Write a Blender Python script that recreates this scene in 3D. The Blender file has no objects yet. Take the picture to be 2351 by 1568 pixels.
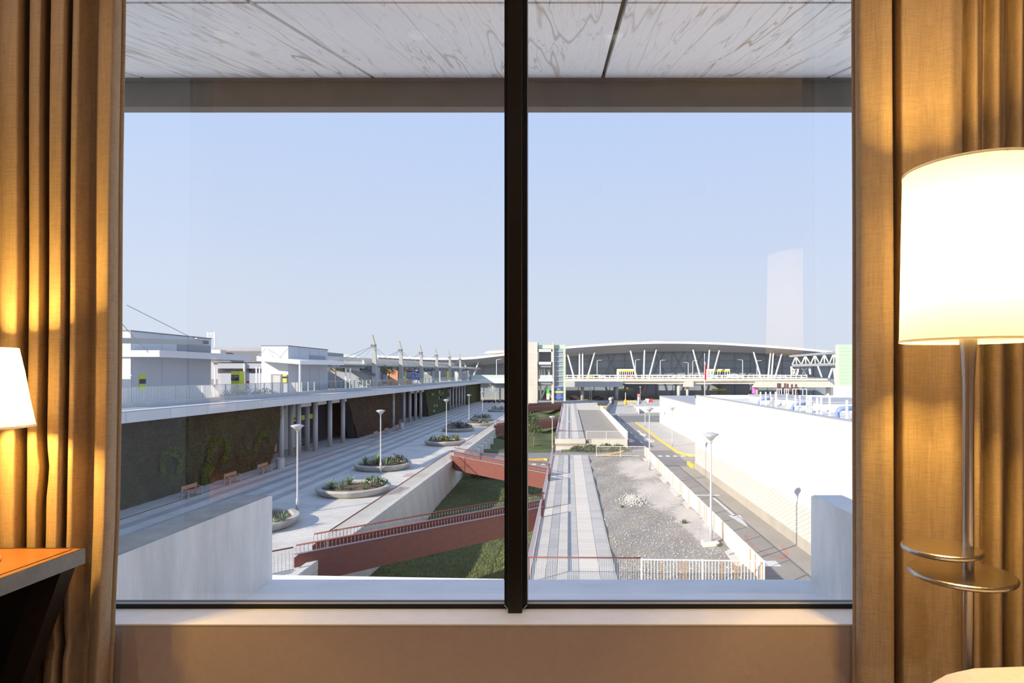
import bpy, math, random
from mathutils import Vector, Matrix
random.seed(7)
scene = bpy.context.scene
COL = scene.collection

# ------------------------------------------------------------------ camera
F = 1400.0                       # focal length in pixels of the 2351 px frame
PX, PY = 1306.0, 858.0           # principal point (architectural shift lens)
CZ = 1.2                         # camera height above the room floor
cam_d = bpy.data.cameras.new('camera')
cam_d.sensor_width = 36.0
cam_d.lens = 36.0 * F / 2351.0
cam_d.shift_x = -(PX - 1175.5) / 2351.0
cam_d.shift_y = (PY - 784.0) / 2351.0
cam_d.clip_start = 0.05
cam_d.clip_end = 3000
cam = bpy.data.objects.new('camera', cam_d)
cam.location = (0, 0, CZ)
cam.rotation_euler = (math.radians(90), 0, 0)
COL.objects.link(cam)
scene.camera = cam
# ------------------------------------------------------------------ sky
world = bpy.data.worlds.new('sky')
scene.world = world
world.use_nodes = True
wn, wl = world.node_tree.nodes, world.node_tree.links
wn.clear()
w_out = wn.new('ShaderNodeOutputWorld')
w_bg = wn.new('ShaderNodeBackground')
w_tc = wn.new('ShaderNodeTexCoord')
w_sep = wn.new('ShaderNodeSeparateXYZ')
w_ramp = wn.new('ShaderNodeValToRGB')
cr = w_ramp.color_ramp
cr.elements[0].position = 0.0
cr.elements[0].color = (0.605, 0.655, 0.745, 1)
cr.elements[1].position = 1.0
cr.elements[1].color = (0.30, 0.46, 0.82, 1)
for p, c in ((0.12, (0.58, 0.655, 0.79)), (0.38, (0.455, 0.585, 0.84))):
    e = cr.elements.new(p)
    e.color = (*c, 1)
wl.new(w_tc.outputs['Generated'], w_sep.inputs[0])
wl.new(w_sep.outputs['Z'], w_ramp.inputs[0])
wl.new(w_ramp.outputs[0], w_bg.inputs[0])
w_bg.inputs[1].default_value = 1.0
wl.new(w_bg.outputs[0], w_out.inputs[0])
# ------------------------------------------------------------------ sun
SUN_EL, SUN_AZ = math.radians(25), math.radians(40)     # azimuth: how far the light leans from +X to +Y
sd = bpy.data.lights.new('sun', 'SUN')
sd.energy = 6.1
sd.angle = math.radians(0.6)
sd.color = (1.0, 0.885, 0.72)
so = bpy.data.objects.new('sun', sd)
so.rotation_euler = Vector((math.cos(SUN_EL) * math.cos(SUN_AZ), math.cos(SUN_EL) * math.sin(SUN_AZ), -math.sin(SUN_EL))).to_track_quat('-Z', 'Y').to_euler()
so.location = (-60, -60, 60)
COL.objects.link(so)
# ------------------------------------------------------------------ exposure
vs = scene.view_settings
vs.view_transform = 'Standard'
vs.look = 'None'
vs.exposure = 0.27
vs.gamma = 1.0
vs.use_curve_mapping = False
scene.cycles.max_bounces = 10
scene.cycles.transparent_max_bounces = 24
scene.cycles.sample_clamp_indirect = 6.0

# ================================================================== helpers
def at(x, y, Y):
    """the point seen at pixel (x, y) at depth Y"""
    return Vector(((x - PX) * Y / F, Y, CZ - (y - PY) * Y / F))

def gp(x, y, z):
    """the point seen at pixel (x, y) on the level z"""
    Y = F * (CZ - z) / (y - PY)
    return Vector(((x - PX) * Y / F, Y, z))

ORG = {}
def org(o):
    return ORG.get(o.name, Vector((0, 0, 0))) if o else Vector((0, 0, 0))

def thing(name, label, cat, loc=(0, 0, 0), group=None, kind=None):
    o = bpy.data.objects.new(name, None)
    o.empty_display_size = 0.1
    COL.objects.link(o)
    o.location = loc
    ORG[o.name] = Vector(loc)
    if label: o['label'] = label
    if cat: o['category'] = cat
    if group: o['group'] = group
    if kind: o['kind'] = kind
    return o

def tag(o, label=None, cat=None, group=None, kind=None):
    if label: o['label'] = label
    if cat: o['category'] = cat
    if group: o['group'] = group
    if kind: o['kind'] = kind
    return o

class MB:
    def __init__(s):
        s.v, s.f = [], []
    def add(s, vs_, fs):
        n = len(s.v)
        s.v += [tuple(p) for p in vs_]
        s.f += [tuple(i + n for i in f) for f in fs]
        return s
    def box(s, x0, x1, y0, y1, z0, z1):
        return s.hexa([(x0, y0, z0), (x1, y0, z0), (x1, y1, z0), (x0, y1, z0), (x0, y0, z1), (x1, y0, z1), (x1, y1, z1), (x0, y1, z1)])
    def hexa(s, p):
        return s.add(p, [(3, 2, 1, 0), (4, 5, 6, 7), (0, 1, 5, 4), (1, 2, 6, 5), (2, 3, 7, 6), (3, 0, 4, 7)])
    def bbox(s, x0, x1, y0, y1, z0, z1, b):
        """box with chamfered vertical and top edges"""
        pr = [(x0 + b, y0), (x1 - b, y0), (x1, y0 + b), (x1, y1 - b), (x1 - b, y1), (x0 + b, y1), (x0, y1 - b), (x0, y0 + b)]
        cx, cy = (x0 + x1) / 2, (y0 + y1) / 2
        def ins(q):
            return (q[0] - math.copysign(min(b, abs(q[0] - cx)), q[0] - cx), q[1] - math.copysign(min(b, abs(q[1] - cy)), q[1] - cy))
        L = [[(*q, z0) for q in pr], [(*q, z1 - b) for q in pr], [(*ins(q), z1) for q in pr]]
        n = 8
        vv = sum(L, [])
        ff = [tuple(range(n - 1, -1, -1)), tuple(range(2 * n, 3 * n))]
        for k in range(2):
            for i in range(n):
                j = (i + 1) % n
                ff.append((k * n + i, k * n + j, (k + 1) * n + j, (k + 1) * n + i))
        return s.add(vv, ff)
    def beam(s, p, q, w, h, up=(0, 0, 1)):
        p, q = Vector(p), Vector(q)
        d = (q - p).normalized()
        upv = Vector(up)
        if abs(d.dot(upv)) > 0.98: upv = Vector((0, 1, 0))
        a = d.cross(upv).normalized() * (w / 2)
        b = a.cross(d).normalized() * (h / 2)
        return s.hexa([p - a - b, p + a - b, q + a - b, q - a - b, p - a + b, p + a + b, q + a + b, q - a + b])
    def tube(s, pts, r, n=8, cap=True):
        pts = [Vector(p) for p in pts]
        rs = r if isinstance(r, (list, tuple)) else [r] * len(pts)
        rings = []
        for i, p in enumerate(pts):
            d = (pts[min(i + 1, len(pts) - 1)] - pts[max(i - 1, 0)]).normalized()
            u = Vector((0, 0, 1)) if abs(d.z) < 0.9 else Vector((0, 1, 0))
            a = d.cross(u).normalized()
            b = a.cross(d)
            rings.append([p + rs[i] * (a * math.cos(2 * math.pi * k / n) + b * math.sin(2 * math.pi * k / n)) for k in range(n)])
        vv = sum(rings, [])
        ff = []
        for i in range(len(pts) - 1):
            for k in range(n):
                j = (k + 1) % n
                ff.append((i * n + k, i * n + j, (i + 1) * n + j, (i + 1) * n + k))
        if cap:
            ff.append(tuple(range(n - 1, -1, -1)))
            ff.append(tuple(range((len(pts) - 1) * n, len(pts) * n)))
        return s.add(vv, ff)
    def lathe(s, c, prof, n=24, cap=True):
        c = Vector(c)
        vv = [c + Vector((r * math.cos(2 * math.pi * k / n), r * math.sin(2 * math.pi * k / n), z)) for r, z in prof for k in range(n)]
        ff = []
        for i in range(len(prof) - 1):
            for k in range(n):
                j = (k + 1) % n
                ff.append((i * n + k, i * n + j, (i + 1) * n + j, (i + 1) * n + k))
        if cap:
            if prof[0][0] > 1e-4: ff.append(tuple(range(n - 1, -1, -1)))
            if prof[-1][0] > 1e-4: ff.append(tuple(range((len(prof) - 1) * n, len(prof) * n)))
        return s.add(vv, ff)
    def prism(s, poly, axis, a, b):
        """polygon in the two other axes, pushed along axis from a to b"""
        def mk(p, t):
            if axis == 'x': return (t, p[0], p[1])
            if axis == 'y': return (p[0], t, p[1])
            return (p[0], p[1], t)
        n = len(poly)
        vv = [mk(p, a) for p in poly] + [mk(p, b) for p in poly]
        ff = [tuple(range(n - 1, -1, -1)), tuple(range(n, 2 * n))]
        for i in range(n):
            j = (i + 1) % n
            ff.append((i, j, n + j, n + i))
        return s.add(vv, ff)
    def grid(s, fn, nu, nv):
        n = len(s.v)
        for i in range(nu + 1):
            for j in range(nv + 1):
                s.v.append(tuple(fn(i / nu, j / nv)))
        for i in range(nu):
            for j in range(nv):
                a = n + i * (nv + 1) + j
                s.f.append((a, a + nv + 1, a + nv + 2, a + 1))
        return s
    def mesh(s, name, mat, off=Vector((0, 0, 0)), smooth=False):
        me = bpy.data.meshes.new(name)
        me.from_pydata([(p[0] - off.x, p[1] - off.y, p[2] - off.z) for p in s.v], [], s.f)
        me.validate()
        import bmesh
        bm = bmesh.new()
        bm.from_mesh(me)
        bmesh.ops.recalc_face_normals(bm, faces=bm.faces)
        bm.to_mesh(me)
        bm.free()
        for m in (mat if isinstance(mat, (list, tuple)) else [mat]):
            me.materials.append(m)
        if smooth:
            for p in me.polygons: p.use_smooth = True
        return me
    def build(s, name, mat, parent=None, smooth=False, origin=None):
        off = org(parent) if parent else Vector(origin or (0, 0, 0))
        o = bpy.data.objects.new(name, s.mesh(name, mat, off, smooth))
        COL.objects.link(o)
        if parent: o.parent = parent
        else: o.location = off
        ORG[o.name] = Vector(off)
        return o

def piece(me, name, parent, loc, rot=(0, 0, 0), scale=(1, 1, 1)):
    """a copy of a shared mesh as one part, loc in world space"""
    o = bpy.data.objects.new(name, me)
    COL.objects.link(o)
    o.parent = parent
    o.location = Vector(loc) - org(parent)
    o.rotation_euler = rot
    o.scale = scale
    return o

def copy_tree(o, parent=None):
    c = o.copy()
    COL.objects.link(c)
    c.parent = parent
    for ch in [k for k in o.children]:
        copy_tree(ch, c)
    return c

def struct(o):
    o['kind'] = 'structure'
    return o

# ------------------------------------------------------------------ materials
MATS = {}
def pm(name, col, rough=0.7, metal=0.0, var=0.0, scale=4.0, bump=0.0, bscale=None, col2=None, stretch=(1, 1, 1), rnd=0.0, spec=0.3, detail=6, dist=0.02):
    if name in MATS: return MATS[name]
    m = bpy.data.materials.new(name)
    m.use_nodes = True
    nt = m.node_tree
    b = nt.nodes['Principled BSDF']
    b.inputs['Base Color'].default_value = (*col, 1)
    b.inputs['Roughness'].default_value = rough
    b.inputs['Metallic'].default_value = metal
    b.inputs['Specular IOR Level'].default_value = spec
    tc = nt.nodes.new('ShaderNodeTexCoord')
    mp = nt.nodes.new('ShaderNodeMapping')
    mp.inputs['Scale'].default_value = stretch
    nt.links.new(tc.outputs['Object'], mp.inputs[0])
    src = None
    if var > 0 or col2:
        nz = nt.nodes.new('ShaderNodeTexNoise')
        nz.inputs['Scale'].default_value = scale
        nz.inputs['Detail'].default_value = detail
        nz.inputs['Roughness'].default_value = 0.65
        nt.links.new(mp.outputs[0], nz.inputs['Vector'])
        rp = nt.nodes.new('ShaderNodeValToRGB')
        rp.color_ramp.elements[0].position = 0.3
        rp.color_ramp.elements[1].position = 0.7
        c2 = col2 or tuple(max(0, c * (1 - var)) for c in col)
        c1 = col if col2 else tuple(min(1, c * (1 + var * 0.6)) for c in col)
        rp.color_ramp.elements[0].color = (*c2, 1)
        rp.color_ramp.elements[1].color = (*c1, 1)
        nt.links.new(nz.outputs['Fac'], rp.inputs[0])
        src = rp.outputs[0]
    if rnd > 0:
        oi = nt.nodes.new('ShaderNodeObjectInfo')
        mr = nt.nodes.new('ShaderNodeMapRange')
        mr.inputs[3].default_value = 1 - rnd
        mr.inputs[4].default_value = 1 + rnd
        nt.links.new(oi.outputs['Random'], mr.inputs[0])
        mx = nt.nodes.new('ShaderNodeMix')
        mx.data_type = 'RGBA'
        mx.blend_type = 'MULTIPLY'
        mx.inputs[0].default_value = 1.0
        if src: nt.links.new(src, mx.inputs[6])
        else: mx.inputs[6].default_value = (*col, 1)
        nt.links.new(mr.outputs[0], mx.inputs[7])
        src = mx.outputs[2]
    if src: nt.links.new(src, b.inputs['Base Color'])
    if bump > 0:
        n2 = nt.nodes.new('ShaderNodeTexNoise')
        n2.inputs['Scale'].default_value = bscale or scale * 6
        n2.inputs['Detail'].default_value = 5
        nt.links.new(mp.outputs[0], n2.inputs['Vector'])
        bp = nt.nodes.new('ShaderNodeBump')
        bp.inputs['Strength'].default_value = bump
        bp.inputs['Distance'].default_value = dist
        nt.links.new(n2.outputs['Fac'], bp.inputs['Height'])
        nt.links.new(bp.outputs[0], b.inputs['Normal'])
    MATS[name] = m
    return m

def paver_mat(name, c1, c2, mortar, bw, bh, off=0.5):
    m = bpy.data.materials.new(name)
    m.use_nodes = True
    nt = m.node_tree
    b = nt.nodes['Principled BSDF']
    b.inputs['Roughness'].default_value = 0.85
    b.inputs['Specular IOR Level'].default_value = 0.2
    tc = nt.nodes.new('ShaderNodeTexCoord')
    br = nt.nodes.new('ShaderNodeTexBrick')
    br.offset = off
    br.inputs['Color1'].default_value = (*c1, 1)
    br.inputs['Color2'].default_value = (*c2, 1)
    br.inputs['Mortar'].default_value = (*mortar, 1)
    br.inputs['Scale'].default_value = 1.0
    br.inputs['Mortar Size'].default_value = 0.012
    br.inputs['Brick Width'].default_value = bw
    br.inputs['Row Height'].default_value = bh
    nt.links.new(tc.outputs['Object'], br.inputs['Vector'])
    nz = nt.nodes.new('ShaderNodeTexNoise')
    nz.inputs['Scale'].default_value = 0.35
    nz.inputs['Detail'].default_value = 6
    nt.links.new(tc.outputs['Object'], nz.inputs['Vector'])
    mr = nt.nodes.new('ShaderNodeMapRange')
    mr.inputs[1].default_value, mr.inputs[2].default_value = 0.3, 0.7
    mr.inputs[3].default_value, mr.inputs[4].default_value = 0.86, 1.1
    nt.links.new(nz.outputs['Fac'], mr.inputs[0])
    mx = nt.nodes.new('ShaderNodeMix')
    mx.data_type = 'RGBA'
    mx.blend_type = 'MULTIPLY'
    mx.inputs[0].default_value = 1.0
    nt.links.new(br.outputs['Color'], mx.inputs[6])
    nt.links.new(mr.outputs[0], mx.inputs[7])
    nt.links.new(mx.outputs[2], b.inputs['Base Color'])
    bp = nt.nodes.new('ShaderNodeBump')
    bp.inputs['Strength'].default_value = 0.3
    bp.inputs['Distance'].default_value = 0.01
    bp.invert = True
    nt.links.new(br.outputs['Fac'], bp.inputs['Height'])
    nt.links.new(bp.outputs[0], b.inputs['Normal'])
    return m

def marble_mat():
    m = bpy.data.materials.new('marble')
    m.use_nodes = True
    nt = m.node_tree
    b = nt.nodes['Principled BSDF']
    b.inputs['Roughness'].default_value = 0.35
    tc = nt.nodes.new('ShaderNodeTexCoord')
    mp = nt.nodes.new('ShaderNodeMapping')
    mp.inputs['Scale'].default_value = (1.0, 0.075, 0.0)
    mp.inputs['Rotation'].default_value = (0, 0, 0.06)
    nt.links.new(tc.outputs['Object'], mp.inputs[0])
    acc = None
    for sc, w, wid in ((3.2, 1.0, 0.009), (8.0, 0.8, 0.010), (24.0, 0.28, 0.022)):
        nz = nt.nodes.new('ShaderNodeTexNoise')
        nz.inputs['Scale'].default_value = sc
        nz.inputs['Detail'].default_value = 3
        nz.inputs['Distortion'].default_value = 0.15
        nt.links.new(mp.outputs[0], nz.inputs['Vector'])
        a = nt.nodes.new('ShaderNodeMath'); a.operation = 'SUBTRACT'; a.inputs[1].default_value = 0.5
        nt.links.new(nz.outputs['Fac'], a.inputs[0])
        c = nt.nodes.new('ShaderNodeMath'); c.operation = 'ABSOLUTE'
        nt.links.new(a.outputs[0], c.inputs[0])
        r = nt.nodes.new('ShaderNodeMapRange')
        r.inputs[1].default_value, r.inputs[2].default_value = 0.0, wid
        r.inputs[3].default_value, r.inputs[4].default_value = w, 0.0
        nt.links.new(c.outputs[0], r.inputs[0])
        if acc is None: acc = r.outputs[0]
        else:
            d = nt.nodes.new('ShaderNodeMath'); d.operation = 'MAXIMUM'
            nt.links.new(acc, d.inputs[0]); nt.links.new(r.outputs[0], d.inputs[1])
            acc = d.outputs[0]
    mask = nt.nodes.new('ShaderNodeTexNoise')
    mask.inputs['Scale'].default_value = 1.6
    nt.links.new(mp.outputs[0], mask.inputs['Vector'])
    mr = nt.nodes.new('ShaderNodeMapRange')
    mr.inputs[1].default_value, mr.inputs[2].default_value = 0.4, 0.62
    mr.inputs[3].default_value, mr.inputs[4].default_value = 0.3, 1.0
    nt.links.new(mask.outputs['Fac'], mr.inputs[0])
    mu = nt.nodes.new('ShaderNodeMath'); mu.operation = 'MULTIPLY'
    nt.links.new(acc, mu.inputs[0]); nt.links.new(mr.outputs[0], mu.inputs[1])
    mx = nt.nodes.new('ShaderNodeMix'); mx.data_type = 'RGBA'
    mx.inputs[6].default_value = (0.93, 0.93, 0.93, 1)
    mx.inputs[7].default_value = (0.33, 0.25, 0.16, 1)
    nt.links.new(mu.outputs[0], mx.inputs[0])
    nt.links.new(mx.outputs[2], b.inputs['Base Color'])
    return m

def fabric_mat(name, col, trans=0.25, weave=0.14):
    m = bpy.data.materials.new(name)
    m.use_nodes = True
    nt = m.node_tree
    nt.nodes.clear()
    out = nt.nodes.new('ShaderNodeOutputMaterial')
    tc = nt.nodes.new('ShaderNodeTexCoord')
    facs = []
    for st in ((260, 40, 14), (22, 40, 340)):
        mp = nt.nodes.new('ShaderNodeMapping')
        mp.inputs['Scale'].default_value = st
        nt.links.new(tc.outputs['Object'], mp.inputs[0])
        nz = nt.nodes.new('ShaderNodeTexNoise')
        nz.inputs['Scale'].default_value = 1.0
        nz.inputs['Detail'].default_value = 3
        nt.links.new(mp.outputs[0], nz.inputs['Vector'])
        facs.append(nz.outputs['Fac'])
    ad = nt.nodes.new('ShaderNodeMath'); ad.operation = 'ADD'
    nt.links.new(facs[0], ad.inputs[0]); nt.links.new(facs[1], ad.inputs[1])
    mr = nt.nodes.new('ShaderNodeMapRange')
    mr.inputs[1].default_value, mr.inputs[2].default_value = 0.7, 1.3
    mr.inputs[3].default_value, mr.inputs[4].default_value = 1 - weave, 1 + weave
    nt.links.new(ad.outputs[0], mr.inputs[0])
    mx = nt.nodes.new('ShaderNodeMix'); mx.data_type = 'RGBA'; mx.blend_type = 'MULTIPLY'
    mx.inputs[0].default_value = 1
    mx.inputs[6].default_value = (*col, 1)
    nt.links.new(mr.outputs[0], mx.inputs[7])
    df = nt.nodes.new('ShaderNodeBsdfDiffuse')
    tr = nt.nodes.new('ShaderNodeBsdfTranslucent')
    nt.links.new(mx.outputs[2], df.inputs[0]); nt.links.new(mx.outputs[2], tr.inputs[0])
    bp = nt.nodes.new('ShaderNodeBump')
    bp.inputs['Strength'].default_value = 0.25
    bp.inputs['Distance'].default_value = 0.002
    nt.links.new(ad.outputs[0], bp.inputs['Height'])
    nt.links.new(bp.outputs[0], df.inputs['Normal'])
    ms = nt.nodes.new('ShaderNodeMixShader')
    ms.inputs[0].default_value = trans
    nt.links.new(df.outputs[0], ms.inputs[1]); nt.links.new(tr.outputs[0], ms.inputs[2])
    nt.links.new(ms.outputs[0], out.inputs[0])
    return m

def glass_mat(name, refl, tint=(1, 1, 1), rough=0.0):
    m = bpy.data.materials.new(name)
    m.use_nodes = True
    nt = m.node_tree
    nt.nodes.clear()
    out = nt.nodes.new('ShaderNodeOutputMaterial')
    t = nt.nodes.new('ShaderNodeBsdfTransparent')
    t.inputs[0].default_value = (*tint, 1)
    g = nt.nodes.new('ShaderNodeBsdfGlossy')
    g.inputs['Roughness'].default_value = rough
    ms = nt.nodes.new('ShaderNodeMixShader')
    ms.inputs[0].default_value = refl
    nt.links.new(t.outputs[0], ms.inputs[1]); nt.links.new(g.outputs[0], ms.inputs[2])
    nt.links.new(ms.outputs[0], out.inputs[0])
    return m

def emit_mat(name, col, st):
    m = bpy.data.materials.new(name)
    m.use_nodes = True
    b = m.node_tree.nodes['Principled BSDF']
    b.inputs['Base Color'].default_value = (*col, 1)
    b.inputs['Emission Color'].default_value = (*col, 1)
    b.inputs['Emission Strength'].default_value = st
    return m

# room
M_wallin = pm('wall_paint', (0.50, 0.41, 0.37), 0.9, var=0.06, scale=30, bump=0.15, bscale=180, dist=0.003)
M_ceil = pm('ceiling_paint', (0.75, 0.72, 0.68), 0.9)
M_floor = pm('carpet', (0.20, 0.15, 0.11), 0.95, var=0.3, scale=60)
M_sill = pm('sill_stone', (0.90, 0.885, 0.88), 0.45, var=0.05, scale=12)
M_black = pm('black_aluminium', (0.008, 0.007, 0.006), 0.45, spec=0.3)
M_seal = pm('bright_seal', (0.75, 0.76, 0.78), 0.4)
M_glass = glass_mat('window_glass', 0.09)
M_curtain = fabric_mat('curtain_fabric', (0.50, 0.385, 0.265), 0.12)
M_lining = fabric_mat('curtain_lining', (0.86, 0.87, 0.88), 0.25, 0.03)
M_steel = pm('brushed_steel', (0.62, 0.58, 0.53), 0.28, metal=1.0, var=0.08, scale=40, stretch=(1, 1, 0.05))
M_wood = pm('desk_wood', (0.40, 0.17, 0.06), 0.35, var=0.25, scale=3.0, stretch=(2, 25, 2), spec=0.5, col2=(0.30, 0.12, 0.04))
M_edge = pm('desk_steel_edge', (0.17, 0.155, 0.14), 0.35, metal=0.8, var=0.15, scale=25)
M_desk = pm('black_lacquer', (0.006, 0.0055, 0.005), 0.4)
M_leg = pm('dark_wood_leg', (0.022, 0.014, 0.011), 0.45, var=0.3, scale=20)
M_bed = fabric_mat('bed_cover', (0.80, 0.72, 0.69), 0.0, 0.05)
# loggia
M_marble = marble_mat()
M_joint = pm('dark_joint', (0.06, 0.045, 0.035), 0.8)
M_beam = pm('brown_beam', (0.15, 0.125, 0.10), 0.55, var=0.15, scale=6)
M_conc = pm('concrete_grey', (0.42, 0.41, 0.385), 0.88, var=0.22, scale=1.4, bump=0.25, bscale=30, stretch=(1, 1, 0.35))
M_finconc = pm('concrete_fin', (0.86, 0.85, 0.82), 0.88, var=0.26, scale=2.6, bump=0.3, bscale=60, stretch=(1, 1, 0.25), dist=0.006)
M_concl = pm('concrete_light', (0.60, 0.58, 0.54), 0.88, var=0.12, scale=0.9, bump=0.2, bscale=20, stretch=(1, 1, 0.4))
M_concw = pm('concrete_warm', (0.62, 0.58, 0.52), 0.88, var=0.12, scale=0.6, stretch=(1, 1, 0.4))
M_ledge = pm('ledge_concrete', (0.82, 0.84, 0.86), 0.8, var=0.10, scale=5, bump=0.15, bscale=50, stretch=(0.4, 1, 1))
M_white = pm('white_render', (0.74, 0.74, 0.73), 0.8, var=0.02, scale=0.5)
M_whitepaint = pm('white_paint', (0.82, 0.82, 0.80), 0.5)
M_rust = pm('rusty_white_paint', (0.76, 0.75, 0.73), 0.6, col2=(0.70, 0.62, 0.55), scale=1.1, stretch=(2, 2, 0.6))
M_rustbar = pm('rust_orange', (0.62, 0.33, 0.14), 0.7, var=0.3, scale=6)
M_paver = paver_mat('plaza_pavers', (0.60, 0.57, 0.53), (0.53, 0.51, 0.48), (0.42, 0.41, 0.39), 0.6, 0.3)
M_paverpink = paver_mat('plaza_pavers_pink', (0.50, 0.38, 0.34), (0.45, 0.35, 0.31), (0.36, 0.30, 0.27), 0.6, 0.3)
M_slabl = pm('path_slab_light', (0.60, 0.555, 0.50), 0.85, var=0.05, scale=3, rnd=0.05)
M_slabg = pm('path_slab_grey', (0.45, 0.435, 0.42), 0.85, var=0.08, scale=3, rnd=0.07)
M_gravel_old = pm('gravel', (0.45, 0.42, 0.385), 0.95, col2=(0.25, 0.235, 0.22), scale=2.4, bump=0.8, bscale=14, dist=0.05, detail=12)
M_sand = pm('pale_sand', (0.60, 0.55, 0.50), 0.95, var=0.15, scale=2.0, bump=0.5, bscale=12, detail=10)
M_stone = pm('pebble', (0.55, 0.53, 0.50), 0.9, rnd=0.3)
M_soil = pm('soil', (0.17, 0.12, 0.085), 0.95, var=0.4, scale=3, bump=0.6)
M_asph = pm('asphalt', (0.225, 0.22, 0.215), 0.9, var=0.12, scale=0.35, bump=0.2, bscale=8)
M_road = pm('worn_asphalt', (0.36, 0.335, 0.30), 0.9, var=0.12, scale=0.3, bump=0.2, bscale=8)
M_walk = pm('sidewalk', (0.47, 0.455, 0.43), 0.9, var=0.08, scale=0.6)
M_mark = pm('road_paint_white', (0.75, 0.75, 0.73), 0.8, var=0.1, scale=4)
M_yel = pm('road_paint_yellow', (0.80, 0.52, 0.10), 0.7, var=0.1, scale=2)
M_red = pm('road_paint_red', (0.48, 0.25, 0.22), 0.8)
M_corten = pm('oxide_red_steel', (0.20, 0.076, 0.064), 0.55, var=0.12, scale=2.5, stretch=(1, 1, 2))
M_corrail = pm('oxide_red_rail', (0.20, 0.075, 0.065), 0.5)
M_purple = pm('grey_purple_steel', (0.33, 0.29, 0.32), 0.45)
M_grass = pm('grass', (0.115, 0.145, 0.055), 0.95, col2=(0.065, 0.09, 0.04), scale=0.8, bump=0.7, bscale=9, dist=0.1, detail=10)
M_blade = pm('grass_blade', (0.20, 0.235, 0.095), 0.9, col2=(0.135, 0.17, 0.075), scale=0.5)
M_galv = pm('galvanised', (0.52, 0.53, 0.54), 0.45, metal=0.3)
M_lampw = pm('lamp_white', (0.80, 0.80, 0.80), 0.35)
M_lampg = pm('lamp_diffuser', (0.70, 0.70, 0.68), 0.3)
M_lampt = pm('lamp_top_grey', (0.42, 0.42, 0.45), 0.5)
M_fascia = pm('fascia_metal', (0.62, 0.635, 0.66), 0.5, var=0.04, scale=0.5, rnd=0.04)
M_roofgrey = pm('roof_grey', (0.36, 0.38, 0.42), 0.7, var=0.08, scale=0.4)
M_terr = pm('terrace_floor', (0.46, 0.46, 0.45), 0.85, var=0.1, scale=0.5)
M_column = pm('column_concrete', (0.50, 0.50, 0.50), 0.7, var=0.06, scale=2)
M_cream = pm('cream_panel', (0.66, 0.63, 0.57), 0.7)
M_dark = pm('dark_interior', (0.055, 0.06, 0.07), 0.6, var=0.3, scale=0.7)
M_darkglass = pm('dark_glazing', (0.045, 0.055, 0.07), 0.08, spec=0.7)
M_moss = pm('moss_wall', (0.085, 0.09, 0.04), 0.95, col2=(0.06, 0.035, 0.025), scale=0.5, bump=1.0, bscale=7, dist=0.15, detail=12)
M_moss2 = pm('moss_wall_brown', (0.115, 0.07, 0.045), 0.95, col2=(0.06, 0.045, 0.03), scale=0.9, bump=1.0, bscale=7, dist=0.15, stretch=(1, 1, 0.3), detail=12)
M_moss3 = pm('moss_wall_green', (0.085, 0.11, 0.055), 0.95, col2=(0.045, 0.055, 0.03), scale=0.8, bump=1.0, bscale=7, dist=0.15, stretch=(1, 1, 0.4), detail=12)
M_mossl = pm('moss_light', (0.16, 0.21, 0.035), 0.95, var=0.4, scale=3, bump=1.0, bscale=12, dist=0.1)
M_leafd = pm('leaf_dark', (0.10, 0.11, 0.045), 0.9, col2=(0.055, 0.035, 0.025), scale=0.35)
M_leafg = pm('leaf_green', (0.10, 0.16, 0.06), 0.8, var=0.35, scale=2)
M_leafp = pm('leaf_purple', (0.20, 0.15, 0.15), 0.85, var=0.35, scale=3)
M_leafa = pm('leaf_agave', (0.24, 0.32, 0.19), 0.7, var=0.25, scale=3)
M_leafy = pm('leaf_olive', (0.28, 0.27, 0.10), 0.85, var=0.3, scale=2)
M_trunk = pm('bark', (0.25, 0.19, 0.14), 0.9, var=0.3, scale=8)
M_benchw = pm('bench_wood', (0.46, 0.24, 0.14), 0.6, var=0.15, scale=8)
M_pavw = pm('pavilion_white', (0.72, 0.72, 0.71), 0.75, var=0.03, scale=0.4)
M_pavg = pm('pavilion_panel', (0.52, 0.55, 0.60), 0.6, var=0.05, scale=0.4)
M_pavd = pm('pavilion_dark_cap', (0.16, 0.17, 0.19), 0.6)  # even dark grey shared by caps, bands and brackets
M_louv = pm('louvre_grey', (0.30, 0.32, 0.36), 0.6)
M_mast = pm('mast_steel', (0.40, 0.415, 0.40), 0.45, var=0.05, scale=1)
M_cable = pm('cable_steel', (0.45, 0.46, 0.48), 0.4)
M_tglass = pm('terminal_glazing', (0.27, 0.32, 0.38), 0.2, spec=1.0, var=0.35, scale=0.07)
M_tmull = pm('terminal_mullion', (0.28, 0.31, 0.35), 0.5)
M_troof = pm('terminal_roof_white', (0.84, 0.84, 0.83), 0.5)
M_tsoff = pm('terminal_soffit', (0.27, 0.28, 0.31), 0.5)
M_dome = pm('terminal_dome', (0.45, 0.44, 0.42), 0.6)
M_green = pm('pale_green_panel', (0.50, 0.68, 0.49), 0.6, var=0.03, scale=0.4)
M_greeng = pm('green_glass_rail', (0.52, 0.64, 0.60), 0.3)
M_blue = pm('sign_blue', (0.06, 0.11, 0.36), 0.6)
M_signy = pm('sign_yellow', (0.85, 0.78, 0.08), 0.6)
M_signg = pm('sign_lime', (0.58, 0.66, 0.05), 0.6)
M_signn = pm('sign_navy', (0.025, 0.035, 0.10), 0.6)
M_signw = pm('sign_white', (0.85, 0.85, 0.85), 0.6)
M_orange = pm('orange_cladding', (0.62, 0.33, 0.20), 0.7, var=0.05, scale=0.5)
M_pipe = pm('blue_pipe', (0.22, 0.31, 0.58), 0.45)
M_pump = pm('pump_beige', (0.52, 0.46, 0.38), 0.6)
M_brown = pm('brown_flue', (0.14, 0.085, 0.075), 0.7)
M_flagr = pm('flag_red', (0.70, 0.04, 0.06), 0.8)
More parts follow.
